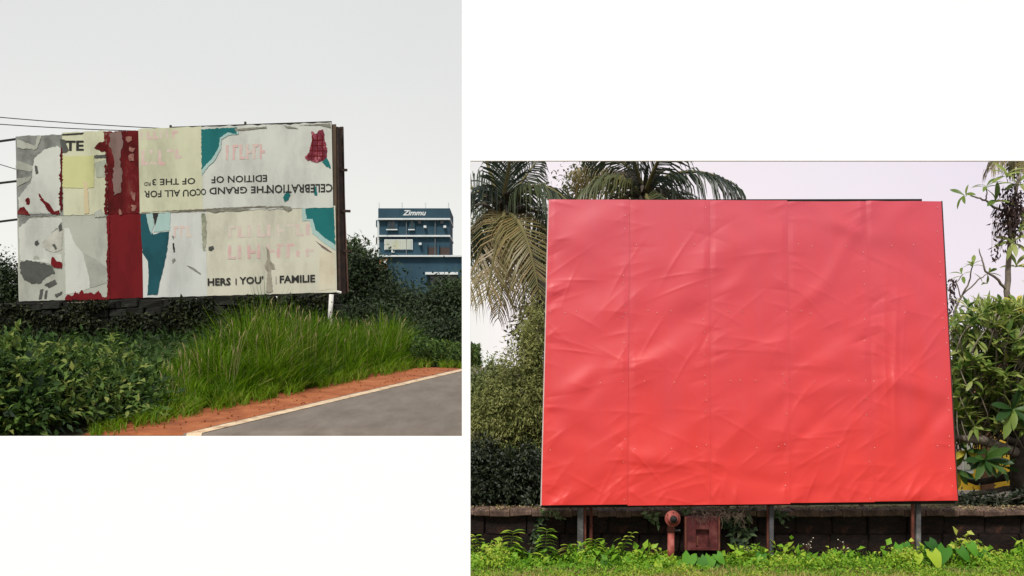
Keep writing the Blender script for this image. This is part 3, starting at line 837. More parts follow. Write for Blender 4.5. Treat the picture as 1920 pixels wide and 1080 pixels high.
# dry fringe along the dirt
n = 9000
px = RNG.uniform(150, 870, n); px = px[np.array([noise.noise(Vector((float(a) * .035, 2, 0))) + .6 * noise.noise(Vector((float(a) * .12, 7, 0))) for a in px]) > -.12]; n = len(px)
Yb = edge_Y(px) + RNG.normal(size=n) * .30 - .02
x = (px - 960) / F * Yb
me = blades('roadside_fringe', np.stack([x, Yb, ground(x, Yb)], 1), RNG.uniform(.05, .42, n) * np.interp(px, [150, 330], [.45, 1]), RNG.uniform(0, 6.3, n), RNG.uniform(.3, 1, n), RNG.uniform(.008, .016, n), np.clip(.5 + .5 * RNG.random(n), 0, 1))
o = link('grass_fringe', me, grassm); o['kind'] = 'stuff'

bushm = leafmat('roadside_herb_leaf', [(.007, .019, .005), (.032, .070, .013), (.095, .16, .030), (.20, .23, .055)], trans=.3, rough=.6, spec=.15)
P_, D_, N_, T_, L_ = [], [], [], [], []
for q in range(230):
    cpx_ = random.uniform(-60, 300); dep = random.random() ** .8 if q > 40 else random.uniform(.02, .25)
    if q < 18: cpx_ = random.uniform(-40, 120)
    cY_ = max(13.0, float(edge_Y(cpx_)) + .35 + dep * 8.5)
    cx_ = (cpx_ - 960) / F * cY_; cz_ = float(ground(cx_, cY_))
    top = float(np.interp(cpx_, [-60, 0, 60, 120, 180, 230, 270, 300, 340], [640, 646, 655, 676, 652, 662, 690, 722, 790])) + random.uniform(-4, 40)
    hh = min(1.35, max(.18, (690 - (cz_ - EYE) * F / cY_ - top) * cY_ / F)) * min(1, (.4 if cpx_ > 200 else .62) + dep * 3)
    r = random.uniform(.28, .62); k = 240
    dirn = unit(RNG.normal(size=(k, 3))); dirn[:, 2] = np.abs(dirn[:, 2])
    rad = (.45 + .55 * RNG.random((k, 1)) ** .5) * (1 + .22 * RNG.normal(size=(k, 1)))
    pos = np.array([cx_, cY_, cz_ + hh * .25]) + dirn * rad * np.array([r, r, hh * .75])
    P_.append(pos); D_.append(dirn * .8 + RNG.normal(size=(k, 3)) * .55 + np.array([0, 0, -.15])); N_.append(dirn * .5 + RNG.normal(size=(k, 3)) * .35 + np.array([0, -.15, .9]))
    T_.append(np.clip(random.gauss(.42, .2) + .22 * RNG.normal(size=k), 0, 1)); L_.append(np.full(k, random.uniform(.08, .17)))
    if random.random() < .35:                 # a taller shoot standing out of the bush
        k = 26; u = RNG.random(k); lx, ly = random.gauss(0, .15), random.gauss(0, .15)
        pos = np.stack([cx_ + lx * u + RNG.normal(size=k) * .03, cY_ + ly * u, cz_ + hh * (.8 + .45 * u)], 1)
        P_.append(pos); D_.append(RNG.normal(size=(k, 3)) + np.array([0, 0, .2])); N_.append(RNG.normal(size=(k, 3)) * .4 + np.array([0, -.2, 1])); T_.append(np.clip(.7 + .2 * RNG.normal(size=k), 0, 1)); L_.append(np.full(k, .13))
P_, D_, N_, T_, L_ = (np.concatenate(q) for q in (P_, D_, N_, T_, L_))
k = len(P_); L_ = L_ * RNG.uniform(.6, 1.35, k)
o = link('undergrowth', leaves('undergrowth', P_, D_, N_, L_, L_ * RNG.uniform(.35, .6, k), T_), bushm); o['kind'] = 'stuff'
# low weeds at the right end of the grass, in front of the dark trees
n = 7000
px = RNG.uniform(770, 900, n); Yb = edge_Y(px) + .2 + RNG.random(n) * 4
x = (px - 960) / F * Yb; zg = ground(x, Yb)
pos = np.stack([x, Yb, zg + RNG.random(n) ** 1.2 * .75], 1)
o = link('roadside_weeds', leaves('roadside_weeds', pos, RNG.normal(size=(n, 3)), RNG.normal(size=(n, 3)) * .5 + np.array([0, -.2, 1]), RNG.uniform(.08, .2, n), RNG.uniform(.03, .07, n), RNG.random(n) * .8), bushm); o['kind'] = 'stuff'
# scattered weeds under the wall
n = 5000
px = RNG.uniform(-20, 660, n); Yb = RNG.uniform(24, 37.2, n)
x = (px - 960) / F * Yb; zg = ground(x, Yb)
pos = np.stack([x, Yb, zg + RNG.random(n) ** 2 * .5], 1)
o = link('ground_cover', leaves('ground_cover', pos, RNG.normal(size=(n, 3)), RNG.normal(size=(n, 3)) * .5 + np.array([0, -.2, 1]), RNG.uniform(.15, .4, n), RNG.uniform(.05, .12, n), RNG.random(n) * .4), bushm); o['kind'] = 'stuff'

# ================================================================== RIGHT: the red billboard
YR, LEAN = 12.0, .72
vinyl = mat('red_vinyl', (.60, .027, .022), .42, .45)
n_, l_ = vinyl.node_tree.nodes, vinyl.node_tree.links
tcn = n_.new('ShaderNodeTexCoord'); nz = n_.new('ShaderNodeTexNoise'); nz.inputs['Scale'].default_value = 2.5; nz.inputs['Detail'].default_value = 4
l_.new(tcn.outputs['Object'], nz.inputs['Vector'])
rr = n_.new('ShaderNodeValToRGB'); rr.color_ramp.elements[0].position = .3; rr.color_ramp.elements[1].position = .7
rr.color_ramp.elements[0].color = (.545, .025, .018, 1); rr.color_ramp.elements[1].color = (.59, .029, .021, 1)
l_.new(nz.outputs['Fac'], rr.inputs[0])
# pinkish veil and sky sheen painted into the colour, streaky, stronger towards the top
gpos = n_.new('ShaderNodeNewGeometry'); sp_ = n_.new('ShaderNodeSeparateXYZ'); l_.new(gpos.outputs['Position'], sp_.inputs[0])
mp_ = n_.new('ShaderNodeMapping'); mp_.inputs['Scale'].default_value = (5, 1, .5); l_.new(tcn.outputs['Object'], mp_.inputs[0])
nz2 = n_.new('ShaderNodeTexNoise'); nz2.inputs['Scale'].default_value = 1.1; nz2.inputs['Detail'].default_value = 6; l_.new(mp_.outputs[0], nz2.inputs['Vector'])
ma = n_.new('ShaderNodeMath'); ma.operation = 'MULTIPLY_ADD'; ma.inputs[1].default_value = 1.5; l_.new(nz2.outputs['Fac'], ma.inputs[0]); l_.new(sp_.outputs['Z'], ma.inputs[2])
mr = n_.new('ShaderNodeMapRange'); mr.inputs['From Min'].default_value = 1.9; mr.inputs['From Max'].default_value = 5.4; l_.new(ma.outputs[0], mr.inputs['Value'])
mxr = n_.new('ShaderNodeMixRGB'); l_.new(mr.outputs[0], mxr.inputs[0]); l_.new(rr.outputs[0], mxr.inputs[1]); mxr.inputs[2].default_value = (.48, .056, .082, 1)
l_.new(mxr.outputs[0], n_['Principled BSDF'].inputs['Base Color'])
rb = thing('red_billboard', 'large blank red billboard of five creased vinyl strips on steel posts', 'billboard', (P(1404, 0, YR).x, YR, 0))
def RBp(u, v, d=0.0):
    """u 0..1 left to right, v 0..1 bottom to top: point on the face, d towards the viewer"""
    xb, yb = 1015 + (1794 - 1015) * u, 948 + (940 - 948) * u
    xt, yt = 1029 + (1764 - 1029) * u, 377 + (378 - 377) * u
    a, b = P(xb, yb, YR), P(xt, yt, YR + LEAN)
    p = a.lerp(b, v)
    return p + Vector((0, -d * .99, d * .15))
rnd = random.Random(5)
EDGE = [0, .206, .409, .608, .803, 1.0]     # strip edges at half height
EB = [0, .206, .405, .597, .800, 1.0]; ET = [0, .205, .408, .606, .806, 1.0]
# creases: (u, v, angle from horizontal, length, width, height)
creases = []
for i in range(150):                        # small puckers fanning out from the screws of the seams
    cu, cv = rnd.choice(EDGE[1:5] + [0.0, .01]) + rnd.gauss(0, .014), rnd.random()
    creases.append((cu * 4.85, cv * 3.65, R(rnd.gauss(8, 20)), rnd.uniform(.10, .26), rnd.uniform(.03, .055), rnd.uniform(.002, .0045) * rnd.choice((1, 1, -1))))
for i in range(95):                         # broad slack folds
    ang = rnd.choice((32, 40, 24, -28, -20, 12, 48, -34, 36)) + rnd.gauss(0, 10)
    creases.append((rnd.random() * 4.85, rnd.random() * 3.65, R(ang), rnd.uniform(.30, .85), rnd.uniform(.08, .20), rnd.uniform(.005, .0125) * rnd.choice((1, 1, -1))))
for i in range(120):                         # sharper crumples
    ang = rnd.choice((32, -28, 18, -12, 55)) + rnd.gauss(0, 14)
    creases.append((rnd.random() * 4.85, rnd.random() ** 1.3 * 3.0, R(ang), rnd.uniform(.10, .42), rnd.uniform(.014, .04), rnd.uniform(.0012, .0038)))
for i in range(26):                         # puckers along the lower edge
    creases.append((rnd.random() * 4.85, rnd.uniform(.03, .16), R(rnd.choice((60, 75, 48, 110)) + rnd.gauss(0, 12)), rnd.uniform(.08, .2), rnd.uniform(.03, .06), rnd.uniform(.003, .006)))
for i in range(9):                          # upright folds on the last strip
    creases.append((4.05 + rnd.random() * .6, rnd.uniform(.9, 2.1), R(90 + rnd.gauss(0, 3)), rnd.uniform(.4, .8), rnd.uniform(.03, .05), rnd.uniform(.002, .004)))
CR = np.array(creases)
def crease_h(U, V):
    h = np.zeros_like(U)
    for cu, cv, a, ln, wd, ht in CR:
        du, dv = U - cu, V - cv
        p = du * math.cos(a) + dv * math.sin(a); q = -du * math.sin(a) + dv * math.cos(a)
        q = q + .03 * p * p / ln
        ex = 2.0 if wd > .06 else 1.15
        h += (1.05 if wd > .06 else 1.35) * ht * np.exp(-(p / ln) ** 2 - np.abs(q / wd) ** ex)
    return h
for s in range(5):
    nu, nv = 100, 310
    U, V = np.meshgrid(np.linspace(0, 1, nu), np.linspace(0, 1, nv))
    e0 = EB[s] * (1 - V) + ET[s] * V; e1 = EB[s + 1] * (1 - V) + ET[s + 1] * V
    G = e0 + (e1 - e0) * U
    h = crease_h(G * 4.85, V * 3.65) + .006 * (5 - s) * 0
    # pinned at the seams, thrown out a little between the screws
    pin = np.minimum(1, np.minimum(U, 1 - U) * 9 + .35)
    h = np.maximum(h * pin + .020, .002) + .0085 * (4 - s)
    yb = -.004 * (s in (3,)) + 0
    Vv = V * 1.0 + (0.0 if s < 4 else .002)
    xb = 1015 + 779 * G; yb_ = 948 - 8 * G + (2 if s in (1, 2) else 0); xt = 1029 + 735 * G; yt = 377 + G + (1.5 if s in (3, 4) else 0)
    A = np.stack([(xb - 960) / F * YR, np.full_like(G, YR), EYE - (yb_ - 690) / F * YR], -1)
    Bt = np.stack([(xt - 960) / F * (YR + LEAN), np.full_like(G, YR + LEAN), EYE - (yt - 690) / F * (YR + LEAN)], -1)
    v = A + (Bt - A) * Vv[..., None] + h[..., None] * np.array([0, -.98, .19])
    i, j = np.meshgrid(np.arange(nu - 1), np.arange(nv - 1)); a = (j * nu + i).ravel()
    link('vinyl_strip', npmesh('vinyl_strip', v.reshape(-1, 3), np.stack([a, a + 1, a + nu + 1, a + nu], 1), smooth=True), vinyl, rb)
# screws
rivm = mat('pale_screw_head', (.80, .74, .70), .5, .5)
g = MB()
for s in range(1, 6):
    for k in range(26):
        v = (k + .5) / 26 + rnd.gauss(0, .006)
        u = (EB[s] * (1 - v) + ET[s] * v) - .011 + rnd.gauss(0, .002)
        if rnd.random() < .42:
            g.lathe(RBp(u, v, .020 + .0085 * (5 - s) + .006), (0, -1, .2), [(0, .0042), (.007, .0030)], 6)
for vv in (.175, .39, .62, .845):
    for k in range(34):
        if rnd.random() < .36:
            g.lathe(RBp((k + .5) / 34 + rnd.gauss(0, .004), vv + rnd.gauss(0, .003), 0.027 + .0085 * (4 - sum((k + .5) / 34 > e for e in EDGE[1:5]))), (0, -1, .2), [(0, .0042), (.007, .0030)], 6)
o = g.obj('screw_heads', rivm, rb); o['kind'] = 'stuff'
alu = noisy('pale_edge_trim', [(.45, .34, .32), (.62, .52, .50)], 6, bump=0)
frame = MB()
q = [RBp(u, v, -.01) for u, v in ((.001, .001), (.999, .001), (.999, .999), (.001, .999))]
q2 = [a + Vector((0, .035, 0)) for a in q]
frame.add(q + q2, [(0, 1, 2, 3), (7, 6, 5, 4), (0, 4, 5, 1), (1, 5, 6, 2), (2, 6, 7, 3), (3, 7, 4, 0)])
frame.obj('backing_board', ply, rb)
for u in (-.001, 1.001):
    g = MB(); g.beam(RBp(u, 0, .0), RBp(u, 1, .0), .012, .05, Vector((0, 1, 0))); g.obj('edge_trim', alu if u < 0 else rust, rb)
g = MB(); g.beam(RBp(.005, 1.002, -.05), RBp(.955, 1.006, -.05), .03, .05); g.obj('top_rail', darksteel, rb)
g = MB(); g.beam(RBp(.955, .996, -.05), RBp(1, .997, -.05), .02, .05); g.obj('top_rail', rust, rb)
g = MB(); g.beam(RBp(0, .0, -.06), RBp(1, .0, -.06), .03, .05); g.obj('bottom_rail', darksteel, rb)
greypost = noisy('weathered_grey_steel', [(.035, .033, .034), (.08, .078, .08), (.24, .23, .22)], 3.5, rough=.6)
redpost = noisy('red_brown_primer', [(.06, .02, .014), (.12, .034, .022), (.16, .06, .04)], 7, rough=.7)
dkpost = noisy('dark_grey_steel', [(.05, .048, .055), (.09, .085, .095)], 6, rough=.6)
def post(px, wpx, m, dY=.10, name='post', y1=1070, wd2=None):
    x = P(px, 0, YR + dY).x; wdt = wpx * YR / F
    u = (px - 1015) / 779
    g = MB()
    g.beam((x, YR + dY, -.25), (x, YR + dY, .76), wdt, wdt)
    t = RBp(u, .0, -.10); t2 = RBp(u, .985, -.10)
    g.beam((x, YR + dY + .02, .74), (x + (t2.x - t.x), t2.y + .02, t2.z), wdt * .95, wdt * .95)
    return g.obj(name, m, rb, False, .004)
post(1088, 11, greypost); post(1096, 6, redpost, .13)
post(1446, 8, dkpost); post(1440, 5, redpost, .13)
post(1721, 9, greypost, .11); post(1711, 5.5, redpost, .10)
# back stays so that it stands
for px in (1090, 1446, 1716):
    g = MB(); u = (px - 1015) / 779; t = RBp(u, .8, -.14)
    gx_ = t.x; g.beam(t, (gx_, 14.3, float(ground(gx_, 14.3)) - .2), .05, .05); g.obj('back_stay', redpost, rb)
g = MB(); xx = P(1108, 0, YR + .2).x
g.tube([(xx, YR + .2, -.1), (xx, YR + .2, .72)], .022, 10)
g.lathe((xx, YR + .2, .56), (0, 0, 1), [(0, .033), (.025, .033)], 10); g.lathe((xx, YR + .2, .43), (0, 0, 1), [(0, .028), (.02, .028)], 10)
tag(g.obj('thin_pipe', redpost, None, True), 'thin rusty upright pipe with a collar beside left billboard post', 'pipe')

# ------------------------------------------------------------------ low laterite wall
YL = 12.27
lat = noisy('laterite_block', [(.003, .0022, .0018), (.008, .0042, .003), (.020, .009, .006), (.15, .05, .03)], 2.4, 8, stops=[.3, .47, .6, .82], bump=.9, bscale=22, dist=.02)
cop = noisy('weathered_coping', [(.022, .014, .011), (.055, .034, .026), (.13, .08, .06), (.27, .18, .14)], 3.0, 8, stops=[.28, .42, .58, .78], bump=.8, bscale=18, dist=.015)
lw = thing('laterite_wall', 'low dark laterite block wall with weathered coping behind the red billboard', 'wall', (P(1400, 0, YL).x, YL, 0))
xl, xr = P(600, 0, YL).x, P(2250, 0, YL).x
protos = []
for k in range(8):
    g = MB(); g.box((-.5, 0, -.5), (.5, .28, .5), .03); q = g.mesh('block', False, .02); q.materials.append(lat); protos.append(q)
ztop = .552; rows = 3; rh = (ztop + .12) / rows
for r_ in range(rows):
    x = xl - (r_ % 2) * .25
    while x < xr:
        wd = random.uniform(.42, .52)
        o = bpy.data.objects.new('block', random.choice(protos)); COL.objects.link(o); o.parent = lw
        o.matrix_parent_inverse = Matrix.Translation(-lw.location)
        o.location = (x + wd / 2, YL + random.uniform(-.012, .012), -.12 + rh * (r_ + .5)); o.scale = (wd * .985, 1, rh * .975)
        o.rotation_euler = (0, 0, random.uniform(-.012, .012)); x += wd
protc = []
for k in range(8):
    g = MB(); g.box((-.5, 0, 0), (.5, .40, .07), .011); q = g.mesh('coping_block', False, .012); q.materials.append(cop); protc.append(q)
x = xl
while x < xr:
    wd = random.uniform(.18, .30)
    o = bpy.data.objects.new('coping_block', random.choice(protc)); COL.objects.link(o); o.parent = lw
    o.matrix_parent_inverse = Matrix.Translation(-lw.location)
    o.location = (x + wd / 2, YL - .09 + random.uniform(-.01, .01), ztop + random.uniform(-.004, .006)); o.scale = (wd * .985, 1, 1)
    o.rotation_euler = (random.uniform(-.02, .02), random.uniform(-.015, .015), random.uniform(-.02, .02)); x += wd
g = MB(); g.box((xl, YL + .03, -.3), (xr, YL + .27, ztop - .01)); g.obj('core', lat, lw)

# standpipe and box
redpaint = noisy('faded_red_paint', [(.07, .02, .014), (.25, .055, .042), (.40, .13, .11)], 7, stops=[.32, .48, .7], rough=.7, bump=.4, bscale=30, dist=.004)
YP = 11.98
sx = P(1258, 0, YP).x
hyd = thing('water_standpipe', 'faded red standpipe with round flanged outlet under the red billboard', 'standpipe', (sx, YP, 0))
g = MB(); g.tube([(sx, YP, -.05), (sx, YP, .4)], .041, 16); g.lathe((sx, YP, .0), (0, 0, 1), [(0, .05), (.05, .05)], 16); g.obj('riser', redpaint, hyd, True)
g = MB(); g.lathe((sx, YP, .40), (0, 0, 1), [(0, .044), (.012, .05), (.03, .05), (.06, .040), (.10, .038)], 16); g.obj('collar', redpost, hyd, True)
hz = P(0, 971, YP).z
g = MB(); g.lathe((sx + .005, YP - .06, hz), (.12, -1, .1), [(-.05, .04), (-.02, .05), (0, .092), (.022, .096), (.03, .09), (.032, .06), (.06, .058), (.062, .046)], 26); flange = g.obj('outlet_flange', redpaint, hyd, True)
g = MB(); g.lathe((sx + .012, YP - .125, hz), (.12, -1, .1), [(0, .045), (.004, .043), (.006, .012), (.02, .010)], 18); g.obj('outlet_mouth', darksteel, flange, True)
for k in range(6):
    a = k * math.pi / 3 + .3
    g = MB(); g.lathe((sx + .075 * math.cos(a), YP - .086, hz + .075 * math.sin(a)), (0, -1, .1), [(0, .008), (.012, .007)], 6); g.obj('bolt', redpost, flange)
g = MB(); g.tube([(sx + .03, YP - .02, .42), (sx + .105, YP - .03, .425)], .012, 8); g.obj('tap_handle', greypost, hyd, True)
YX = 12.02
x0, x1 = P(1287, 0, YX).x, P(1346, 0, YX).x; z0, z1 = P(0, 1032, YX).z, P(0, 969, YX).z
bx = thing('meter_box', 'dark red metal box with a recessed square opening beside the standpipe', 'box', ((x0 + x1) / 2, YX, z0))
boxp = noisy('maroon_box_paint', [(.020, .006, .006), (.085, .016, .016), (.20, .07, .06)], 6, rough=.7, bump=.3, bscale=25, dist=.004, stops=[.3, .5, .8])
g = MB(); g.box((x0, YX + .05, z0), (x1, YX + .22, z1)); g.obj('case', boxp, bx, False, .006)
a0, a1, c0, c1 = P(1305, 0, YX).x, P(1330, 0, YX).x, P(0, 1027, YX).z, P(0, 993, YX).z
g = MB()
g.box((x0, YX, z0), (a0, YX + .048, z1)); g.box((a1, YX, z0), (x1, YX + .048, z1)); g.box((a0 + .001, YX + .001, z0), (a1 - .001, YX + .047, c0)); g.box((a0 + .001, YX + .001, c1), (a1 - .001, YX + .047, z1))
g.obj('door', boxp, bx, False, .003)
g = MB(); g.beam((x0 - .012, YX - .005, z0), (x0 - .012, YX - .005, z1), .02, .03); g.beam((x1 + .012, YX - .005, z0), (x1 + .012, YX - .005, z1), .02, .03); g.obj('frame', redpost, bx)
g = MB(); g.box((a0 + .01, YX + .035, c0 + .02), (a0 + .035, YX + .044, c0 + .13)); g.obj('latch', redpost, bx)
bs = MB(); bs.beam(((x0 + x1) / 2, YX + .14, -.1), ((x0 + x1) / 2, YX + .14, z0 + .01), .08, .08); bs.obj('pedestal', darksteel, bx)

# ------------------------------------------------------------------ plants in front of the wall
limeleaf = leafmat('bright_weed_leaf', [(.020, .075, .010), (.080, .22, .018), (.21, .41, .03), (.44, .51, .06), (.45, .41, .14)], [0, .35, .7, .9, 1], trans=.4, rough=.5, spec=.2)
# dense low weeds
def weeds(name, n, x0, x1, Y0, Y1, hmax, L, W, lo=0.0, hi=1.0, env=None):
    px = RNG.uniform(x0, x1, n); Yb = RNG.uniform(Y0, Y1, n); x = (px - 960) / F * Yb
    zz = RNG.random(n) ** .8
    bm_ = np.array([noise.noise(Vector((float(a) * 2.3, float(b) * 2.3, 8))) for a, b in zip(x, Yb)])
    bm2 = np.array([noise.noise(Vector((float(a) * 6.0, float(b) * 5, 3))) for a, b in zip(x, Yb)])
    hcap = hmax * (.35 + 1.25 * np.clip(bm_ + .3 + .6 * bm2, 0, 1.3)) * (.35 + .65 * sstep(Y0, Y0 + .35, Yb))
    if env is not None: hcap = hcap * np.interp(px, *env)
    pos = np.stack([x, Yb, zz * hcap], 1)
    tint = np.clip(lo + (hi - lo) * (.4 * zz + .3 * RNG.random(n) + .35 * (bm_ + .3)), 0, .93)
    o = link(name, leaves(name, pos, RNG.normal(size=(n, 3)) + np.array([0, -.4, .2]), RNG.normal(size=(n, 3)) * .5 + np.array([0, -.25, 1]), RNG.uniform(.6, 1.4, n) * L, RNG.uniform(.6, 1.4, n) * W, tint), limeleaf)
    o['kind'] = 'stuff'; return o
envw = ([860, 930, 1000, 1050, 1090, 1150, 1200, 1260, 1330, 1420, 1500, 1560, 1620, 1700, 1780, 1850, 1930], [1.1, 1.1, .75, .85, 1.15, 1.0, .75, .5, .55, .75, .8, 1.1, 1.1, .8, .8, .9, 1.0])
weeds('weeds', 27000, 860, 1960, 11.15, 12.15, .20, .036, .018, .1, 1.05, envw)
weeds('broad_weeds', 2200, 860, 1960, 11.62, 12.1, .27, .095, .06, .0, 1.05, envw)
n = 26000
px = RNG.uniform(850, 1980, n); Yb = RNG.uniform(10.6, 12.2, n); x = (px - 960) / F * Yb
dry = np.array([noise.noise(Vector((float(a) * 1.6, float(b) * 3, 2))) for a, b in zip(x, Yb)])
tint = np.clip(.35 + .6 * dry + .35 * RNG.random(n) + .35 * (Yb < 11.62), 0, 1)
me = blades('yard_grass', np.stack([x, Yb, np.zeros(n)], 1), RNG.uniform(.04, .13, n), RNG.uniform(0, 6.3, n), RNG.uniform(.3, 1, n), RNG.uniform(.004, .009, n), tint)
o = link('yard_grass', me, leafmat('yard_grass_blade', [(.07, .19, .012), (.20, .36, .025), (.38, .46, .07), (.44, .36, .14)], trans=.4, spec=.1)); o['kind'] = 'stuff'

# single plants with countable leaves
def leaf_proto(name, L, W, m, nseg=6, fold=.2, curl=.3, kind='lance', tint=.5):
    """one leaf along +Y, upper side +Z"""
    vs, fs, tn = [], [], []
    for i in range(nseg + 1):
        t = i / nseg
        if kind == 'lance': wv = math.sin(math.pi * min(1, t ** .85 * .96 + .03)) ** .8
        elif kind == 'obovate': wv = math.sin(math.pi * min(1, t ** 1.45 * .93 + .04)) ** .85
        elif kind == 'heart': wv = max(0.0, (1 - t) ** .7 * (1.25 - .25 * (1 - t))) if t > .05 else .75
        else: wv = math.sin(math.pi * (t * .9 + .06))
        if i == nseg: wv = .02
        y, z = L * t, -curl * L * t * t + .02 * L * math.sin(5 * t)
        e = W * wv / 2
        vs += [(-e, y, z + fold * e), (0, y, z), (e, y, z + fold * e)]
    if kind == 'heart':
        vs[0] = (-W * .33, -L * .22, vs[0][2] + .01); vs[2] = (W * .33, -L * .22, vs[2][2] + .01)
    for i in range(nseg):
        a = 3 * i; fs += [(a, a + 1, a + 4, a + 3), (a + 1, a + 2, a + 5, a + 4)]
    me = bpy.data.meshes.new(name); me.from_pydata(vs, [], fs)
    at = me.attributes.new('tint', 'FLOAT', 'POINT'); at.data.foreach_set('value', np.full(len(vs), tint, dtype=np.float32))
    for p in me.polygons: p.use_smooth = True
    me.update(); me.materials.append(m)
    return me

def orient(d, up=Vector((0, 0, 1))):
    d = Vector(d).normalized(); x = d.cross(Vector(up))
    if x.length < 1e-4: x = Vector((1, 0, 0))
    x.normalize(); z = x.cross(d)
    return Matrix((x, d, z)).transposed()

def put_leaf(me, parent, loc, d, up=Vector((0, 0, 1)), s=1.0, name='leaf'):
    o = bpy.data.objects.new(name, me); COL.objects.link(o); o.parent = parent
    m = Matrix.Translation(Vector(loc) - Vector(parent.location)) @ orient(d, up).to_4x4() @ Matrix.Diagonal((s, s, s, 1))
    o.matrix_local = m
    return o

stemm = noisy('green_stem', [(.06, .10, .03), (.12, .16, .05)], 8, bump=0)
wl = [leaf_proto('weed_leaf', .15, .068, limeleaf, tint=t, curl=.4) for t in (.4, .6, .75, .86, .93)]
def sprig(label, px, ytop, ybase, lean, seed, n=7, size=1.0, hues=(1, 3), Y=12.0, rounder=None):
    rd = random.Random(seed)
    b = P(px, ybase, Y); b.z = 0.0; tp = P(px + lean, ytop, Y - .05)
    t = thing('tall_weed', label, 'plant', b, 'weeds standing in front of the low wall')
    ctrl = b.lerp(tp, .6) + Vector((-lean * .003, 0, .02))
    pts = [b.lerp(ctrl, k / 5).lerp(ctrl.lerp(tp, k / 5), k / 5) for k in range(6)]
    g = MB(); g.tube(pts, [.007, .006, .006, .005, .004, .003], 5); g.obj('stem', stemm, t, True)
    for i in range(n):
        k = .3 + .7 * (i + .5) / n
        p = b.lerp(ctrl, k).lerp(ctrl.lerp(tp, k), k)
        for s in (-1, 1):
            a = rd.uniform(-.4, .4)
            d = Vector((s * math.cos(a), math.sin(a) - .25, .25 + .35 * (k > .85)))
            put_leaf(rounder[rd.randint(0, len(rounder) - 1)] if rounder else wl[rd.randint(*hues)], t, p, d, s=size * rd.uniform(.75, 1.1) * (1.1 - .45 * max(0, k - .5)))
    return t
rl = [leaf_proto('round_leaf', .10, .085, limeleaf, kind='oval', tint=t, curl=.3) for t in (.6, .75, .85, .92)]
sprig('leafy weed with pale drooping leaf pairs, tallest left of the billboard', 955, 996, 1060, 8, 1, 8)
sprig('slender weed with silvery leaf pairs beside the creeper', 1022, 992, 1062, 4, 2, 8, .85, (1, 2))
sprig('leaning weed with round yellow green leaves at far left of wall', 912, 1004, 1062, -24, 3, 6, .9, (2, 4), rounder=rl)
sprig('lime coloured sprig leaning right between the pipe and the standpipe', 1160, 998, 1058, 28, 4, 6, .8, (3, 4), rounder=rl)
sprig('bushy bright weed at the foot of the left billboard post', 1112, 1012, 1062, 4, 5, 7, 1.0, (2, 4))
sprig('short pale yellow weed just left of the left billboard post', 1072, 1022, 1062, -6, 6, 5, .9, (3, 4))
sprig('small yellowish weed at the foot of the middle billboard post', 1402, 1034, 1066, 2, 7, 5, .7, (3, 4))
sprig('low leafy weed with broad leaves left of the creeper', 975, 1040, 1068, 20, 8, 5, 1.2, (1, 3))

taro_m = leafmat('taro_leaf', [(.012, .06, .010), (.04, .16, .016), (.11, .30, .022), (.36, .48, .035)], trans=.4, rough=.55, spec=.2)
tl = [leaf_proto('taro_leaf', .22, .19, taro_m, kind='heart', nseg=7, curl=.25, fold=.12, tint=t) for t in (.15, .4, .6, .98)]
def taro(label, px, Y, specs, name='taro_plant'):
    b = P(px, 1060, Y); b.z = 0
    t = thing(name, label, 'plant', b, 'broad leaved plants in front of the low wall')
    for i, (lx, ly, s, hue, dx) in enumerate(specs):
        p = P(lx, ly, Y - .08)
        g = MB(); g.tube([b + Vector((.01 * i, 0, 0)), b.lerp(p, .5) + Vector((0, 0, .03)), p], [.010, .008, .006], 6); g.obj('stalk', stemm, t, True)
        put_leaf(tl[hue], t, p, (dx, -.55, -.55), Vector((0, -.85, .55)), s)
    return t
taro('broad leaved plant with two lime yellow leaves right of the right post', 1745, 11.72, [(1722, 1040, .62, 3, -.2), (1748, 1036, .95, 3, .15)])
taro('tall dark green taro with one big upright leaf right of right post', 1785, 11.85, [(1772, 1028, 1.0, 1, -.35), (1800, 1030, .8, 1, .35), (1818, 1020, .75, 2, .2), (1840, 1036, .7, 1, .4)])
taro('dark taro clump against the wall behind the right post', 1730, 12.05, [(1742, 1016, .8, 0, .5), (1732, 1024, .6, 0, .1), (1755, 1026, .6, 0, .5)])
taro('broad leaved plant just left of the brown right post', 1690, 12.0, [(1685, 1022, .65, 2, -.2), (1698, 1019, .5, 1, .3), (1680, 1042, .7, 1, -.3), (1700, 1050, .5, 1, .2)])
taro('big leaved green plant between the standpipe and the red box', 1300, 11.75, [(1294, 1042, 1.0, 2, -.3), (1312, 1048, .85, 1, .3), (1280, 1056, .7, 2, -.4)])
taro('big leaved green plant below the red box right side', 1340, 11.78, [(1332, 1044, .8, 2, -.1), (1344, 1040, .65, 2, .5), (1338, 1056, .7, 1, .2)])
taro('single dark broad leaf beside the middle billboard post', 1424, 11.95, [(1428, 1040, .75, 1, -.3), (1456, 1058, .8, 2, .2)])
taro('low round leaved plant at the foot of the standpipe', 1232, 11.7, [(1234, 1058, .55, 3, -.1), (1218, 1062, .45, 2, -.4)])

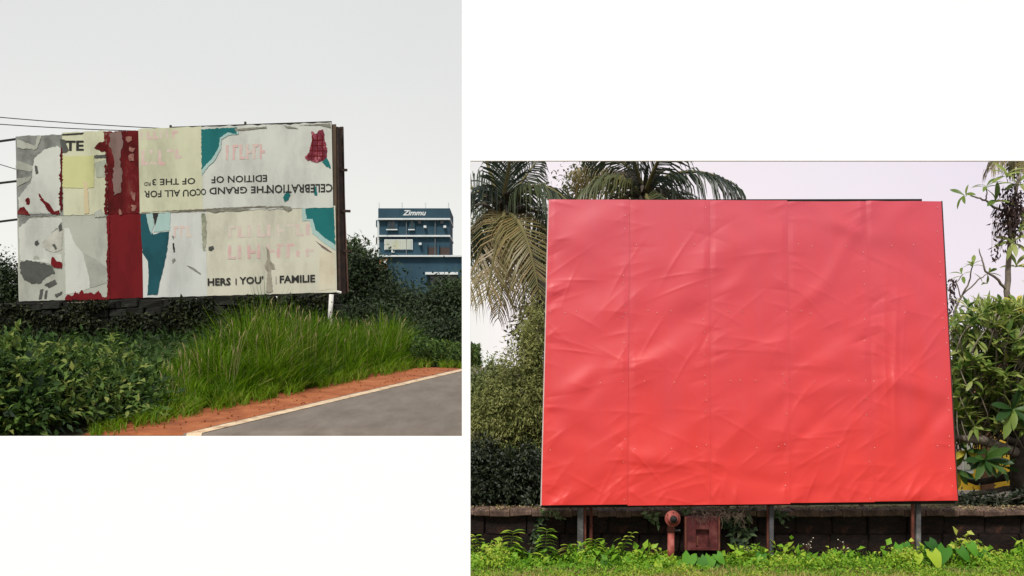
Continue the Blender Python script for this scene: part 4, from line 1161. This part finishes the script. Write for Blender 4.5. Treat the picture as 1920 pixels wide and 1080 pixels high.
# creepers hanging on the wall
darkvine = leafmat('creeper_leaf', [(.012, .028, .012), (.03, .06, .02), (.10, .15, .06), (.22, .25, .12)], trans=.3)
def creeper(label, strands, seed, n=26, L=.055, face=.035, hue=(0, .6)):
    rd = np.random.default_rng(seed)
    a = P(*strands[0][0], YL - face)
    t = thing('creeper', label, 'creeper', a, 'creepers hanging on the low wall')
    g = MB(); pos = []
    for st in strands:
        pts = [P(x, y, YL - face - .06 * (y < 972)) for x, y in st]
        g.tube(pts, .004, 5)
        for i in range(n):
            k = rd.random() * (len(pts) - 1); j = int(k)
            pos.append(pts[j].lerp(pts[min(j + 1, len(pts) - 1)], k - j) + Vector(rd.normal(size=3) * np.array([.03, .008, .02])))
    g.obj('stem', stemm, t)
    pos = np.array([p[:] for p in pos]); k = len(pos)
    d = rd.normal(size=(k, 3)) * np.array([1, .3, .6]) + np.array([0, -.25, -.5]); nr = rd.normal(size=(k, 3)) * .4 + np.array([0, -1, .5])
    link('foliage', leaves('foliage', pos, d, nr, L * rd.uniform(.6, 1.4, k), L * .6 * rd.uniform(.6, 1.3, k), rd.uniform(*hue, k)), darkvine, t)
    return t
creeper('dark creeper trailing down the wall left of the left post', [[(1018, 955), (1008, 985), (1004, 1015), (1002, 1050)], [(1020, 958), (1012, 975), (1006, 1000), (1000, 1040)]], 31, 44)
creeper('pale fringe of creeper hanging from the coping under billboard corner', [[(1015, 958), (1040, 960), (1052, 976)], [(1030, 957), (1046, 964), (1050, 972)]], 32, 20, .04, .07, (.5, 1))
creeper('leafy creeper hanging over the coping above the standpipe', [[(1222, 958), (1222, 972), (1236, 980)], [(1260, 952), (1285, 956), (1300, 962)], [(1222, 965), (1232, 984)]], 33, 10, .075, .10, (.4, 1))
creeper('dark leafy creeper covering the wall right of the red box', [[(1365, 955), (1372, 980), (1376, 1010), (1380, 1030)], [(1380, 955), (1390, 990), (1384, 1020)], [(1400, 955), (1405, 985), (1400, 1015), (1396, 1035)], [(1358, 960), (1364, 985)]], 34, 34, .085, .03, (.05, .75))
creeper('short creeper tuft beside the top of the middle post', [[(1456, 955), (1464, 968), (1470, 985)], [(1458, 960), (1472, 970)]], 35, 14, .06, .05, (.2, .8))
twig = noisy('dry_twig', [(.05, .035, .025), (.16, .11, .08)], 8, bump=0)
tw = thing('dry_creeper', 'tangle of dry brown twigs hanging over the red box', 'creeper', P(1335, 960, 12.0))
g = MB(); rd = random.Random(9)
for k in range(90):
    a = P(rd.uniform(1300, 1400), rd.uniform(950, 966), rd.uniform(11.97, 12.1)); pts = [a]
    for j in range(4): pts.append(pts[-1] + Vector((rd.uniform(-.04, .05), rd.uniform(-.012, .012), rd.uniform(-.06, .015))))
    for p in pts: p.y = min(p.y, 12.0 if p.z < .57 else 12.1)
    g.tube(pts, .0022, 3)
g.obj('twigs', twig, tw)
# moss and dry leaves on the coping, coloured paler to make its top look sunlit
n = 5200
px = RNG.uniform(880, 1930, n); cl_ = np.array([noise.noise(Vector((float(a) * .03, 5, 1))) for a in px])
kp = RNG.random(n) < np.clip(.35 + 1.1 * cl_ + .3 * (px > 1250) * (px < 1760), .02, 1)
pos = np.stack([(px - 960) / F * 12.3, RNG.uniform(12.17, 12.5, n), .629 + RNG.random(n) * .03], 1)[kp]; k = len(pos)
mossm = leafmat('sunlit_litter', [(.10, .06, .04), (.24, .16, .10), (.34, .26, .12), (.42, .38, .16)], trans=.2)
o = link('leaf_litter', leaves('leaf_litter', pos, RNG.normal(size=(k, 3)) * np.array([1, 1, .3]), RNG.normal(size=(k, 3)) * .4 + np.array([0, 0, 1]), RNG.uniform(.02, .05, k), RNG.uniform(.006, .02, k), RNG.random(k)), mossm); o['kind'] = 'stuff'
# small flowering stalks
whitef = mat('small_white_flower', (.6, .55, .42), .7)
for i, (px, yt, lab) in enumerate(((1515, 1016, 'thin dry flower stalk with tiny pale heads, left of a pair'), (1582, 1014, 'thin dry flower stalk with tiny pale heads, right of a pair'), (1794, 1012, 'thin stalk with tiny pale flowers among taro leaves'))):
    b = P(px, 1056, 12.0); b.z = 0; t = thing('flower_stalk', lab, 'plant', b, 'thin flower stalks in front of the low wall')
    g = MB(); h_ = MB(); rd = random.Random(i)
    tp = P(px, yt, 12.0); g.tube([b, tp], .003, 4)
    for k in range(7):
        q = b.lerp(tp, rd.uniform(.55, 1)); e = q + Vector((rd.uniform(-.07, .07), rd.uniform(-.03, .03), rd.uniform(.01, .06))); g.tube([q, e], .0018, 3)
        h_.lathe(e, (0, 0, 1), [(-.006, .002), (0, .008), (.006, .003)], 6)
    g.obj('stem', twig, t); h_.obj('flower', whitef, t)

# ------------------------------------------------------------------ trees behind the low wall, left of the red billboard
feath = leafmat('feathery_leaf', [(.036, .044, .016), (.135, .155, .046), (.28, .295, .095), (.40, .38, .15)], trans=.45, spec=.15)
hazy = leafmat('hazy_feathery_leaf', [(.09, .12, .045), (.20, .24, .09), (.33, .37, .17)], trans=.5, spec=.15)  # haze painted into the paler leaf colour
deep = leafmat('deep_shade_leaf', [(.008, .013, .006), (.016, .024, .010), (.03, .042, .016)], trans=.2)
gtree('feathery_tree', 'dense feathery tree rising behind the wall beside the red billboard', 1020, 13.9,
      [(985, 760, 46, 140, 0), (945, 800, 50, 110, -.1), (1005, 650, 26, 90, .2), (908, 815, 36, 90, -.1), (1015, 820, 45, 130, .0)], feath, 1350, 26, .07, .055, .019, 41, tr=.09, limbs=7, droop=.6)
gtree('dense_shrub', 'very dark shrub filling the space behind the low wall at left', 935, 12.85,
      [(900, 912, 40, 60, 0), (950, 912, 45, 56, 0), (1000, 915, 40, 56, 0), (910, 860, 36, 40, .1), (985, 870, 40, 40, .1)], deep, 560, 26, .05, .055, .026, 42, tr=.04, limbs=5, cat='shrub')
gtree('light_tree', 'paler tree with haze put into its leaf colour at the far left behind the wall', 915, 15.2,
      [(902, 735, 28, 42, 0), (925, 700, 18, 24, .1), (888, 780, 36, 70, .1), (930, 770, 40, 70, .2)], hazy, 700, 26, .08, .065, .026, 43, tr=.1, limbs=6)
gtree('leafy_tree', 'broad leaved tree with dark leaves behind the palm beside red billboard', 1030, 19.5,
      [(1018, 480, 26, 70, 0), (1000, 610, 26, 50, .2), (1040, 560, 40, 110, .4)], leafmat('broad_dark_leaf', [(.016, .025, .010), (.045, .055, .02), (.12, .11, .045), (.19, .15, .06)], trans=.4), 330, 22, .12, .11, .05, 44, tr=.1, limbs=6)
gtree('sparse_tree', 'sparse tree with small leaves showing through the palm fronds', 1100, 24,
      [(915, 420, 40, 70, 0), (960, 345, 40, 40, .3), (1120, 330, 34, 40, .3), (1075, 345, 34, 40, 0), (960, 470, 50, 50, 0), (900, 470, 20, 60, .0)], leafmat('sparse_leaf', [(.04, .055, .02), (.09, .10, .04), (.16, .15, .06)], trans=.45), 300, 16, .16, .10, .05, 45, tr=.07, limbs=8, inner=.2)
n = 16000
bx_ = RNG.uniform(-9, .9, n); by_ = RNG.uniform(12.75, 13.66, n)
pos = np.stack([bx_, by_, ground(bx_, by_) + RNG.random(n) ** 1.5 * .22], 1)
pos = pos[690 - (pos[:, 2] + .08 - EYE) * F / pos[:, 1] > 824]; k = len(pos)
o = link('bank_weeds', leaves('bank_weeds', pos, RNG.normal(size=(k, 3)), RNG.normal(size=(k, 3)) * .5 + np.array([0, -.6, .8]), RNG.uniform(.06, .16, k), RNG.uniform(.03, .07, k), RNG.random(k) * .8), bushm); o['kind'] = 'stuff'
# ------------------------------------------------------------------ palms
palmleaf = leafmat('palm_leaf', [(.020, .032, .028), (.065, .085, .045), (.14, .15, .06), (.30, .22, .09), (.19, .13, .095)], [0, .3, .55, .8, 1], trans=.42, rough=.4, spec=.4)
rachm = noisy('palm_rib', [(.09, .08, .03), (.16, .14, .06)], 5, bump=0)
ptrunk = noisy('palm_trunk', [(.035, .028, .022), (.08, .065, .05)], 4, bump=.9, bscale=9, stretch=(.4, .4, 3))
def frond(parent, p0, p1, p2, Lf=.75, n=46, droop=.8, tint=.3, seed=0, lab=None, wd=.035):
    rd = np.random.default_rng(seed + 900)
    p0, p1, p2 = (np.array(q[:]) for q in (p0, p1, p2))
    up = np.array([0, 0, 1.0])
    pl = np.cross(p1 - p0, p2 - p0); pl = pl / (np.linalg.norm(pl) + 1e-9)
    V, T, Q = [], [], []
    def bez(t): return p0 * (1 - t) ** 2 + 2 * p1 * t * (1 - t) + p2 * t * t
    def tan(t):
        a = 2 * (1 - t) * (p1 - p0) + 2 * t * (p2 - p1); return a / (np.linalg.norm(a) + 1e-9)
    k = 0
    for i in range(n):
        t = .10 + .90 * (i + .5) / n
        c, tg = bez(t), tan(t)
        for s in (-1, 1):
            if rd.random() < .06: continue
            sd_ = pl * s
            Ln = Lf * (math.sin(math.pi * (.16 + .78 * t)) ** .7) * rd.uniform(.82, 1.1)
            d0 = sd_ * .85 + tg * (.45 + .5 * t) + up * .18 + rd.normal(size=3) * .07
            d0 /= np.linalg.norm(d0)
            dr = droop * rd.uniform(.8, 1.2)
            m_ = c + d0 * Ln * .5 - up * dr * Ln * .12
            m2_ = c + d0 * Ln * .80 - up * dr * Ln * .42
            e = c + d0 * Ln * .92 - up * dr * Ln * .85
            wv = tg * wd * .5
            if 960 + F * min(c[0], e[0], m2_[0]) / c[1] < 870: continue
            V += [c - wv * .6, c + wv * .6, m_ - wv, m_ + wv, m2_ - wv * .7, m2_ + wv * .7, e]
            T += [(k, k + 1, k + 3), (k, k + 3, k + 2), (k + 2, k + 3, k + 5), (k + 2, k + 5, k + 4), (k + 4, k + 5, k + 6)]
            Q += [np.clip(tint + rd.normal() * .07, 0, 1)] * 7
            k += 7
    o = link('frond', npmesh('frond', np.array(V), np.array(T), np.array(Q)), palmleaf, parent)
    g = MB(); ts = np.linspace(0, 1, 12)
    rb_ = [(bez(t), .04 * (1 - t) ** .8 + .006) for t in ts if 960 + F * bez(t)[0] / bez(t)[1] > 870]
    g.tube([q for q, _ in rb_], [r for _, r in rb_], 6)
    g.obj('rib', rachm, o, True)
    if lab: o['label'] = lab
    return o
def palm(label, crown, Y, base_px, baseY, fronds, seed, nuts=0, rt=.16):
    c = P(*crown, Y); bx_ = P(base_px, 0, baseY).x
    b = Vector((bx_, baseY, float(ground(bx_, baseY))))
    t = thing('coconut_palm', label, 'palm tree', b, 'coconut palms behind the low wall')
    g = MB()
    pts = [b + Vector((0, 0, -.2)), b.lerp(c, .35) + Vector(((bx_ - c.x) * .25, 0, 0)), b.lerp(c, .75) + Vector(((bx_ - c.x) * .12, 0, 0)), c + Vector((0, 0, -.05))]
    fine = []
    for i in range(25):
        u = i / 24 * 3; j = min(2, int(u)); fine.append(pts[j].lerp(pts[j + 1], u - j))
    g.tube(fine, [rt * (1.15 - .35 * i / 24) * (1.03 if i % 2 else .98) for i in range(25)], 12); g.obj('trunk', ptrunk, t, True)
    for i, (cx, cy, tx, ty, dm, de, Lf, dr, tn) in enumerate(fronds):
        st = c + Vector((random.uniform(-.05, .05), random.uniform(-.05, .05), random.uniform(-.05, .05)))
        frond(t, st, P(cx, cy, Y + dm), P(tx, ty, Y + de), Lf, 54, dr, tn, seed * 50 + i, wd=.032)
    rd = random.Random(seed)
    g = MB()
    for k in range(26):                     # fibrous leaf bases and dead spathes round the crown
        a = rd.uniform(0, 6.28); e = c + Vector((math.cos(a) * rd.uniform(.25, .6), math.sin(a) * rd.uniform(.2, .5), rd.uniform(-.25, .45)))
        g.tube([c + Vector((0, 0, -.1)), c.lerp(e, .6) + Vector((0, 0, .1)), e], [.05, .035, .01], 5)
    g.obj('leaf_base', ptrunk, t, True)
    for k in range(nuts):
        a = rd.uniform(0, 6.28); q = c + Vector((math.cos(a) * rd.uniform(.2, .42), -abs(math.sin(a)) * .35, rd.uniform(-.35, .02)))
        g = MB(); g.lathe(q, (rd.uniform(-.3, .3), 0, 1), [(-.12, .02), (-.08, .075), (0, .10), (.07, .075), (.11, .02)], 10); g.obj('coconut', ptrunk, t, True)
    return t
palm('coconut palm with drooping browning fronds left of the red billboard', (945, 398), 16.5, 1085, 16.0, [
    (950, 330, 968, 235, -.4, -.9, .8, .35, .12), (925, 330, 893, 255, .4, .3, .8, .5, .15), (905, 322, 860, 392, -.2, -.4, .85, 1.0, .08),
    (1000, 300, 1078, 392, -.3, -.6, .85, 1.1, .30), (1000, 378, 1040, 420, .6, .9, .8, 1.0, .10), (985, 385, 1012, 560, -1.2, -1.3, .75, .9, .66),
    (940, 400, 912, 560, -1.1, -1.2, .75, .8, .74), (958, 440, 934, 598, -.3, -.2, .5, 1.0, .98), (915, 420, 872, 545, -.5, -.7, .8, 1.0, .72),
    (905, 380, 862, 470, .5, .6, .8, 1.0, .3), (975, 430, 985, 590, -.2, -.2, .7, .8, .80), (960, 360, 1008, 300, .8, 1.2, .7, .6, .2), (900, 360, 850, 330, .9, 1.4, .8, .7, .25)], 1)
palm('coconut palm whose crown shows above the top of the red billboard', (1207, 362), 17.5, 1230, 17.5, [
    (1285, 288, 1384, 350, -.2, -.4, .8, 1.15, .12), (1145, 298, 1082, 372, -.1, -.2, .8, 1.05, .48), (1180, 300, 1100, 262, .3, .4, .8, .8, .15),
    (1190, 300, 1168, 232, -.4, -.8, .8, .5, .12), (1230, 300, 1270, 235, -.7, -1.2, .85, .5, .10), (1270, 345, 1310, 398, .3, .4, .6, 1.0, .25),
    (1160, 360, 1128, 408, .5, .7, .6, 1.0, .5), (1215, 380, 1255, 420, -.7, -.8, .6, 1.0, .4), (1150, 330, 1078, 330, 1.0, 1.6, .75, .9, .72)], 2, nuts=7)
palm('coconut palm with only a few frond tips showing at upper right corner', (1962, 262), 17.0, 2010, 17.0, [
    (1888, 255, 1858, 318, -.2, -.3, .42, .9, .7), (1915, 262, 1890, 318, .4, .5, .40, 1.0, .5), (1930, 262, 1915, 322, -.5, -.6, .4, .9, .65), (2000, 200, 2090, 300, 0, 0, .8, 1, .4), (1960, 180, 1985, 120, 0, 0, .8, .5, .3)], 3)

# ------------------------------------------------------------------ frangipani at the right and the yellow house behind
YF = 14.2
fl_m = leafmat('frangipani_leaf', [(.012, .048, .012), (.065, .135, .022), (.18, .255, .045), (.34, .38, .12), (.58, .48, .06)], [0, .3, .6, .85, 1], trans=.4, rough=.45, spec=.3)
fleaf = [leaf_proto('frangipani_leaf', .34, .098, fl_m, nseg=7, kind='obovate', curl=(.1, .35, .2, .45, .28, .5, .4)[i], fold=.3, tint=t) for i, t in enumerate((.08, .25, .4, .55, .68, .8, .99))]
fbark = noisy('grey_branch_bark', [(.07, .055, .042), (.17, .14, .11), (.26, .22, .17)], 6, bump=.7, bscale=24, dist=.01)
dbark = noisy('dark_branch_bark', [(.02, .015, .012), (.05, .04, .03), (.10, .08, .06)], 5, bump=.9, bscale=20, dist=.015)
fx = P(1925, 0, YF).x
fg = thing('frangipani_tree', 'frangipani tree with rosettes of long leaves right of the red billboard', 'tree', (fx, YF, float(ground(fx, YF))))
def fbranch(pts, r0, r1, m=fbark, name='branch'):
    q = [P(a, b, YF + c) for a, b, c in pts]
    g = MB(); k = len(q)
    fine = []
    for i in range(k - 1):
        for j in range(4): fine.append(q[i].lerp(q[i + 1], j / 4) + Vector((random.uniform(-.008, .008), 0, random.uniform(-.008, .008))))
    fine.append(q[-1]); N = len(fine)
    g.tube(fine, [r0 + (r1 - r0) * i / (N - 1) for i in range(N)], 8)
    return g.obj(name, m, fg, True)
g = MB(); gz_ = float(ground(fx, YF))
g.tube([(fx, YF, gz_ - .2), P(1918, 860, YF), P(1905, 780, YF), P(1900, 700, YF)], [.22, .17, .13, .09], 12); g.obj('trunk', dbark, fg, True)
fbranch([(1905, 790, 0), (1880, 760, -.2), (1852, 700, -.2), (1842, 660, -.1)], .06, .025)
fbranch([(1935, 700, -.3), (1880, 655, -.5), (1868, 634, -.5), (1836, 594, -.5)], .055, .022)
fbranch([(1868, 634, -.5), (1862, 610, -.5), (1868, 588, -.5)], .025, .014)
fbranch([(1780, 818, -.5), (1815, 822, -.6), (1842, 826, -.5), (1912, 850, 0)], .038, .075)
fbranch([(1910, 830, -.2), (1870, 815, -.3), (1852, 800, -.3), (1835, 770, -.3)], .05, .03, dbark)
fbranch([(1915, 840, .1), (1885, 800, .2), (1868, 740, .3)], .07, .04, dbark)
fbranch([(1900, 705, 0), (1892, 620, 0), (1888, 545, 0), (1893, 470, 0), (1895, 400, 0), (1912, 330, 0)], .06, .02, fbark)
fbranch([(1888, 545, 0), (1866, 520, -.1), (1848, 508, -.1), (1842, 490, -.1), (1836, 466, -.1)], .022, .007)
fbranch([(1895, 402, 0), (1862, 388, -.1), (1848, 376, -.1), (1828, 368, -.1), (1815, 365, -.1)], .02, .009)
fbranch([(1848, 376, -.1), (1851, 360, -.1), (1850, 350, -.1)], .011, .008)
fbranch([(1785, 620, .1), (1790, 585, .1), (1802, 556, .1), (1818, 528, .1), (1823, 500, .1)], .022, .008)
fbranch([(1805, 552, .1), (1835, 524, .1), (1850, 514, .1)], .012, .007)
fbranch([(1802, 558, .1), (1792, 530, .1), (1806, 514, .1)], .01, .006)
fbranch([(1800, 800, .2), (1812, 760, .1), (1820, 720, 0)], .03, .02, dbark)
fbranch([(1790, 700, -.1), (1800, 735, -.1), (1830, 790, .1)], .02, .03, dbark)
fbranch([(1782, 880, .6), (1830, 905, .4), (1900, 890, .2)], .03, .06, dbark)
fbranch([(1795, 935, -.1), (1830, 925, -.1), (1900, 915, 0), (1950, 905, 0)], .03, .045, dbark)
rd = random.Random(77)
nleaf = [0]
extra = []
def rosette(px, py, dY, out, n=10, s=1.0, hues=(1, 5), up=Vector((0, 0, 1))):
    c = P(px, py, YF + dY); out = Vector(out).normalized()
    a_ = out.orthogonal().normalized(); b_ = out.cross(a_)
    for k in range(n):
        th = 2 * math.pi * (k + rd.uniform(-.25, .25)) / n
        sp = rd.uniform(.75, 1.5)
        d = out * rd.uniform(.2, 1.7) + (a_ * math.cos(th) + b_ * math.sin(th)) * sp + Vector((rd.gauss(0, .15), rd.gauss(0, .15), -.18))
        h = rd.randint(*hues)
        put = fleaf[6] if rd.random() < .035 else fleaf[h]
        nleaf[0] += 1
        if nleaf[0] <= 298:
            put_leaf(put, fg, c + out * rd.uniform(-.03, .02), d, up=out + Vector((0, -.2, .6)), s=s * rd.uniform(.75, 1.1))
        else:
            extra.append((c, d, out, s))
# the ones that stand out against the sky or in front
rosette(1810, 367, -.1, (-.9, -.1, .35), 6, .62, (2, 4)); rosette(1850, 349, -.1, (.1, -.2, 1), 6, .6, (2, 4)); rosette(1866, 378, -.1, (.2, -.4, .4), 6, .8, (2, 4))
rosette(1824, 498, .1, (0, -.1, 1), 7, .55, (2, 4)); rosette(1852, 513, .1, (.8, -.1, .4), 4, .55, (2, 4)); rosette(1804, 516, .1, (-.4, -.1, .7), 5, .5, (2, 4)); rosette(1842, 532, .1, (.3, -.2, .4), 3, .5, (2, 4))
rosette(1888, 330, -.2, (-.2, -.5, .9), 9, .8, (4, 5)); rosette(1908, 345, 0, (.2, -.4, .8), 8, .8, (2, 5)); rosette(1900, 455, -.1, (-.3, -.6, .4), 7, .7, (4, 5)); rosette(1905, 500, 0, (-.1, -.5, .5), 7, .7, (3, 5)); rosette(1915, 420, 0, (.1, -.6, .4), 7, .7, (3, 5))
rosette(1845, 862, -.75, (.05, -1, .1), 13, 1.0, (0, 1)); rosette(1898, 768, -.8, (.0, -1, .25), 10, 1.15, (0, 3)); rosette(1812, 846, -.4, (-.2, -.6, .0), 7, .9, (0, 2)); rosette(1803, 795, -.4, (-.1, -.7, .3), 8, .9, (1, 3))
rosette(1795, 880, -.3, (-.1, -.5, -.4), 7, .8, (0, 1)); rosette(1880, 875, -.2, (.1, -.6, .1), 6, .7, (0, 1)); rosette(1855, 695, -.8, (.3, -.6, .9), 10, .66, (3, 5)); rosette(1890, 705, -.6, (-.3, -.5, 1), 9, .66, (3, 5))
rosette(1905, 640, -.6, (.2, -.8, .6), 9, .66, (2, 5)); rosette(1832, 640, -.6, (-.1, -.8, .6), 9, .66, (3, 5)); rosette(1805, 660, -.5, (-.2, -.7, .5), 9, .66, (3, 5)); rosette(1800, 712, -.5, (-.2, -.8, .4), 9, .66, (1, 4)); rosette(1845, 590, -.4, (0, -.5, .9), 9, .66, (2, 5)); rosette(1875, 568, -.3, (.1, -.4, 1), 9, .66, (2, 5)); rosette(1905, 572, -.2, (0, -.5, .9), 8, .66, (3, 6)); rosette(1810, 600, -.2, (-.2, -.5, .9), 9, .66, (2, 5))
for k in range(460):
    py = 572 + 240 * rd.random(); px = rd.uniform(1778, 1960)
    if py < 600 and px < 1810: continue
    rosette(px, py, rd.uniform(-.8, .7), (rd.uniform(-.9, .9), rd.uniform(-.6, .4), rd.uniform(.5, 1.4)), rd.randint(6, 10), rd.uniform(.42, .75), (2, 5))
for k in range(26):
    rosette(rd.uniform(1930, 2080), rd.uniform(420, 860), rd.uniform(-.4, .9), (rd.uniform(-.5, .5), rd.uniform(-.9, -.2), rd.uniform(.1, .9)), 9, .9, (1, 5))
ep = np.array([c[:] for c, d, o, s in extra]); ed = np.array([d[:] for c, d, o, s in extra]); eo = np.array([o[:] for c, d, o, s in extra]) + np.array([0, -.2, .6])
k = len(ep)
o = link('foliage', leaves('foliage', ep, ed, eo, RNG.uniform(.15, .29, k), RNG.uniform(.045, .075, k), np.clip(RNG.normal(size=k) * .24 + .6, .03, .88)), fl_m, fg); o['kind'] = 'stuff'
# short stalks under the rosettes
g = MB()
for c, d, o_, s in extra[::9]:
    e = c - o_ * .35 + Vector((0, .1, -.12)); g.tube([c, c.lerp(e, .5) + Vector((rd.uniform(-.03, .03), 0, 0)), e], [.007, .009, .011], 5)
o = g.obj('twigs', fbark, fg, True); o['kind'] = 'stuff'
# bunch of dead leaves caught high in the tree
deadm = leafmat('dead_leaf', [(.022, .012, .012), (.05, .028, .026), (.09, .055, .045)], trans=.15)
n = 620
px = 1898 + RNG.normal(size=n) * 12; py = 395 + RNG.normal(size=n) * 24
pos = np.array([P(a, b, YF - .05 + float(c)) for a, b, c in zip(px, py, RNG.normal(size=n) * .08)])
n2 = 70
px2 = RNG.uniform(1862, 1884, n2); py2 = RNG.uniform(385, 485, n2) ; px2 = px2 - (py2 - 385) * .04
pos2 = np.array([P(a, b, YF - .05) for a, b in zip(px2, py2)])
n3 = 90; px3 = RNG.normal(size=n3) * 4 + 1783; py3 = RNG.uniform(520, 610, n3); pos3 = np.array([P(a, b, YF + .1) for a, b in zip(px3, py3)])
pos = np.concatenate([pos, pos2, pos3]); k = len(pos)
o = link('dead_leaves', leaves('dead_leaves', pos, RNG.normal(size=(k, 3)) * .5 + np.array([0, 0, -1]), RNG.normal(size=(k, 3)) + np.array([0, -.7, 0]), RNG.uniform(.05, .12, k), RNG.uniform(.02, .04, k), RNG.random(k)), deadm, fg); o['kind'] = 'stuff'
g = MB()
for q in range(9):
    a = 1863 + q * 2.6; g.tube([P(a, 382, YF - .05), P(a - 3, 430, YF - .05), P(a - 4, rd.uniform(450, 486), YF - .05)], .0022, 3)
o = g.obj('hanging_strings', twig, fg); o['kind'] = 'stuff'

YY = 16.6
yel = noisy('yellow_house_paint', [(.52, .31, .02), (.66, .42, .03), (.70, .50, .10)], 1.2, bump=.2)
yh = thing('yellow_house', 'bright yellow house wall glimpsed through branches right of the red billboard', 'house', (P(1900, 0, YY).x, YY + 2, .2))
def ybox(name, px0, px1, z0, z1, d0, d1, m, parent=yh):
    a, b = P(px0, 0, YY).x, P(px1, 0, YY).x; g = MB(); g.box((a, YY - d1, z0), (b, YY - d0, z1)); return g.obj(name, m, parent)
ybox('wall', 1770, 2300, -.1, 1.9, -5, 0, yel)
ybox('plinth', 1768, 2302, -.1, .34, -5.02, .05, noisy('pale_plinth', [(.45, .42, .34), (.55, .50, .42)], 2))
f = ybox('window', 1782, 1822, .62, 1.5, 0, .06, whitet)
ybox('pane', 1787, 1801, .68, 1.45, .06, .075, noisy('pale_shutter', [(.30, .25, .2), (.48, .44, .40)], 3, stretch=(4, 1, .3)), f); ybox('pane', 1804, 1818, .68, 1.45, .06, .075, shade_w, f)
ybox('door', 1838, 1862, .34, 1.75, 0, .05, noisy('brown_door', [(.10, .05, .025), (.2, .1, .05)], 2, stretch=(3, 1, .3)))
ybox('window', 1900, 1960, .8, 1.6, 0, .06, brownd)
a, b = P(1750, 0, YY).x, P(2320, 0, YY).x
g = MB(); g.add([(a, YY - .3, 1.9), (b, YY - .3, 1.9), (b, YY + 5.3, 1.9), (a, YY + 5.3, 1.9), (a + .3, YY + 2.5, 2.5), (b - .3, YY + 2.5, 2.5)], [(0, 1, 5, 4), (2, 3, 4, 5), (1, 2, 5), (3, 0, 4), (3, 2, 1, 0)])
g.obj('roof', noisy('roof_tile', [(.12, .05, .03), (.2, .08, .05)], 3), yh)
# greenery between the wall and the house, so the yard is not bare
gtree('garden_shrub', 'dark shrub behind the low wall at right below the frangipani branches', 1850, 12.9, [(1815, 940, 22, 8, 0), (1870, 942, 30, 8, .1), (1935, 935, 30, 16, 0)], deep, 120, 16, .05, .06, .03, 51, tr=.03, limbs=3, cat='shrub')
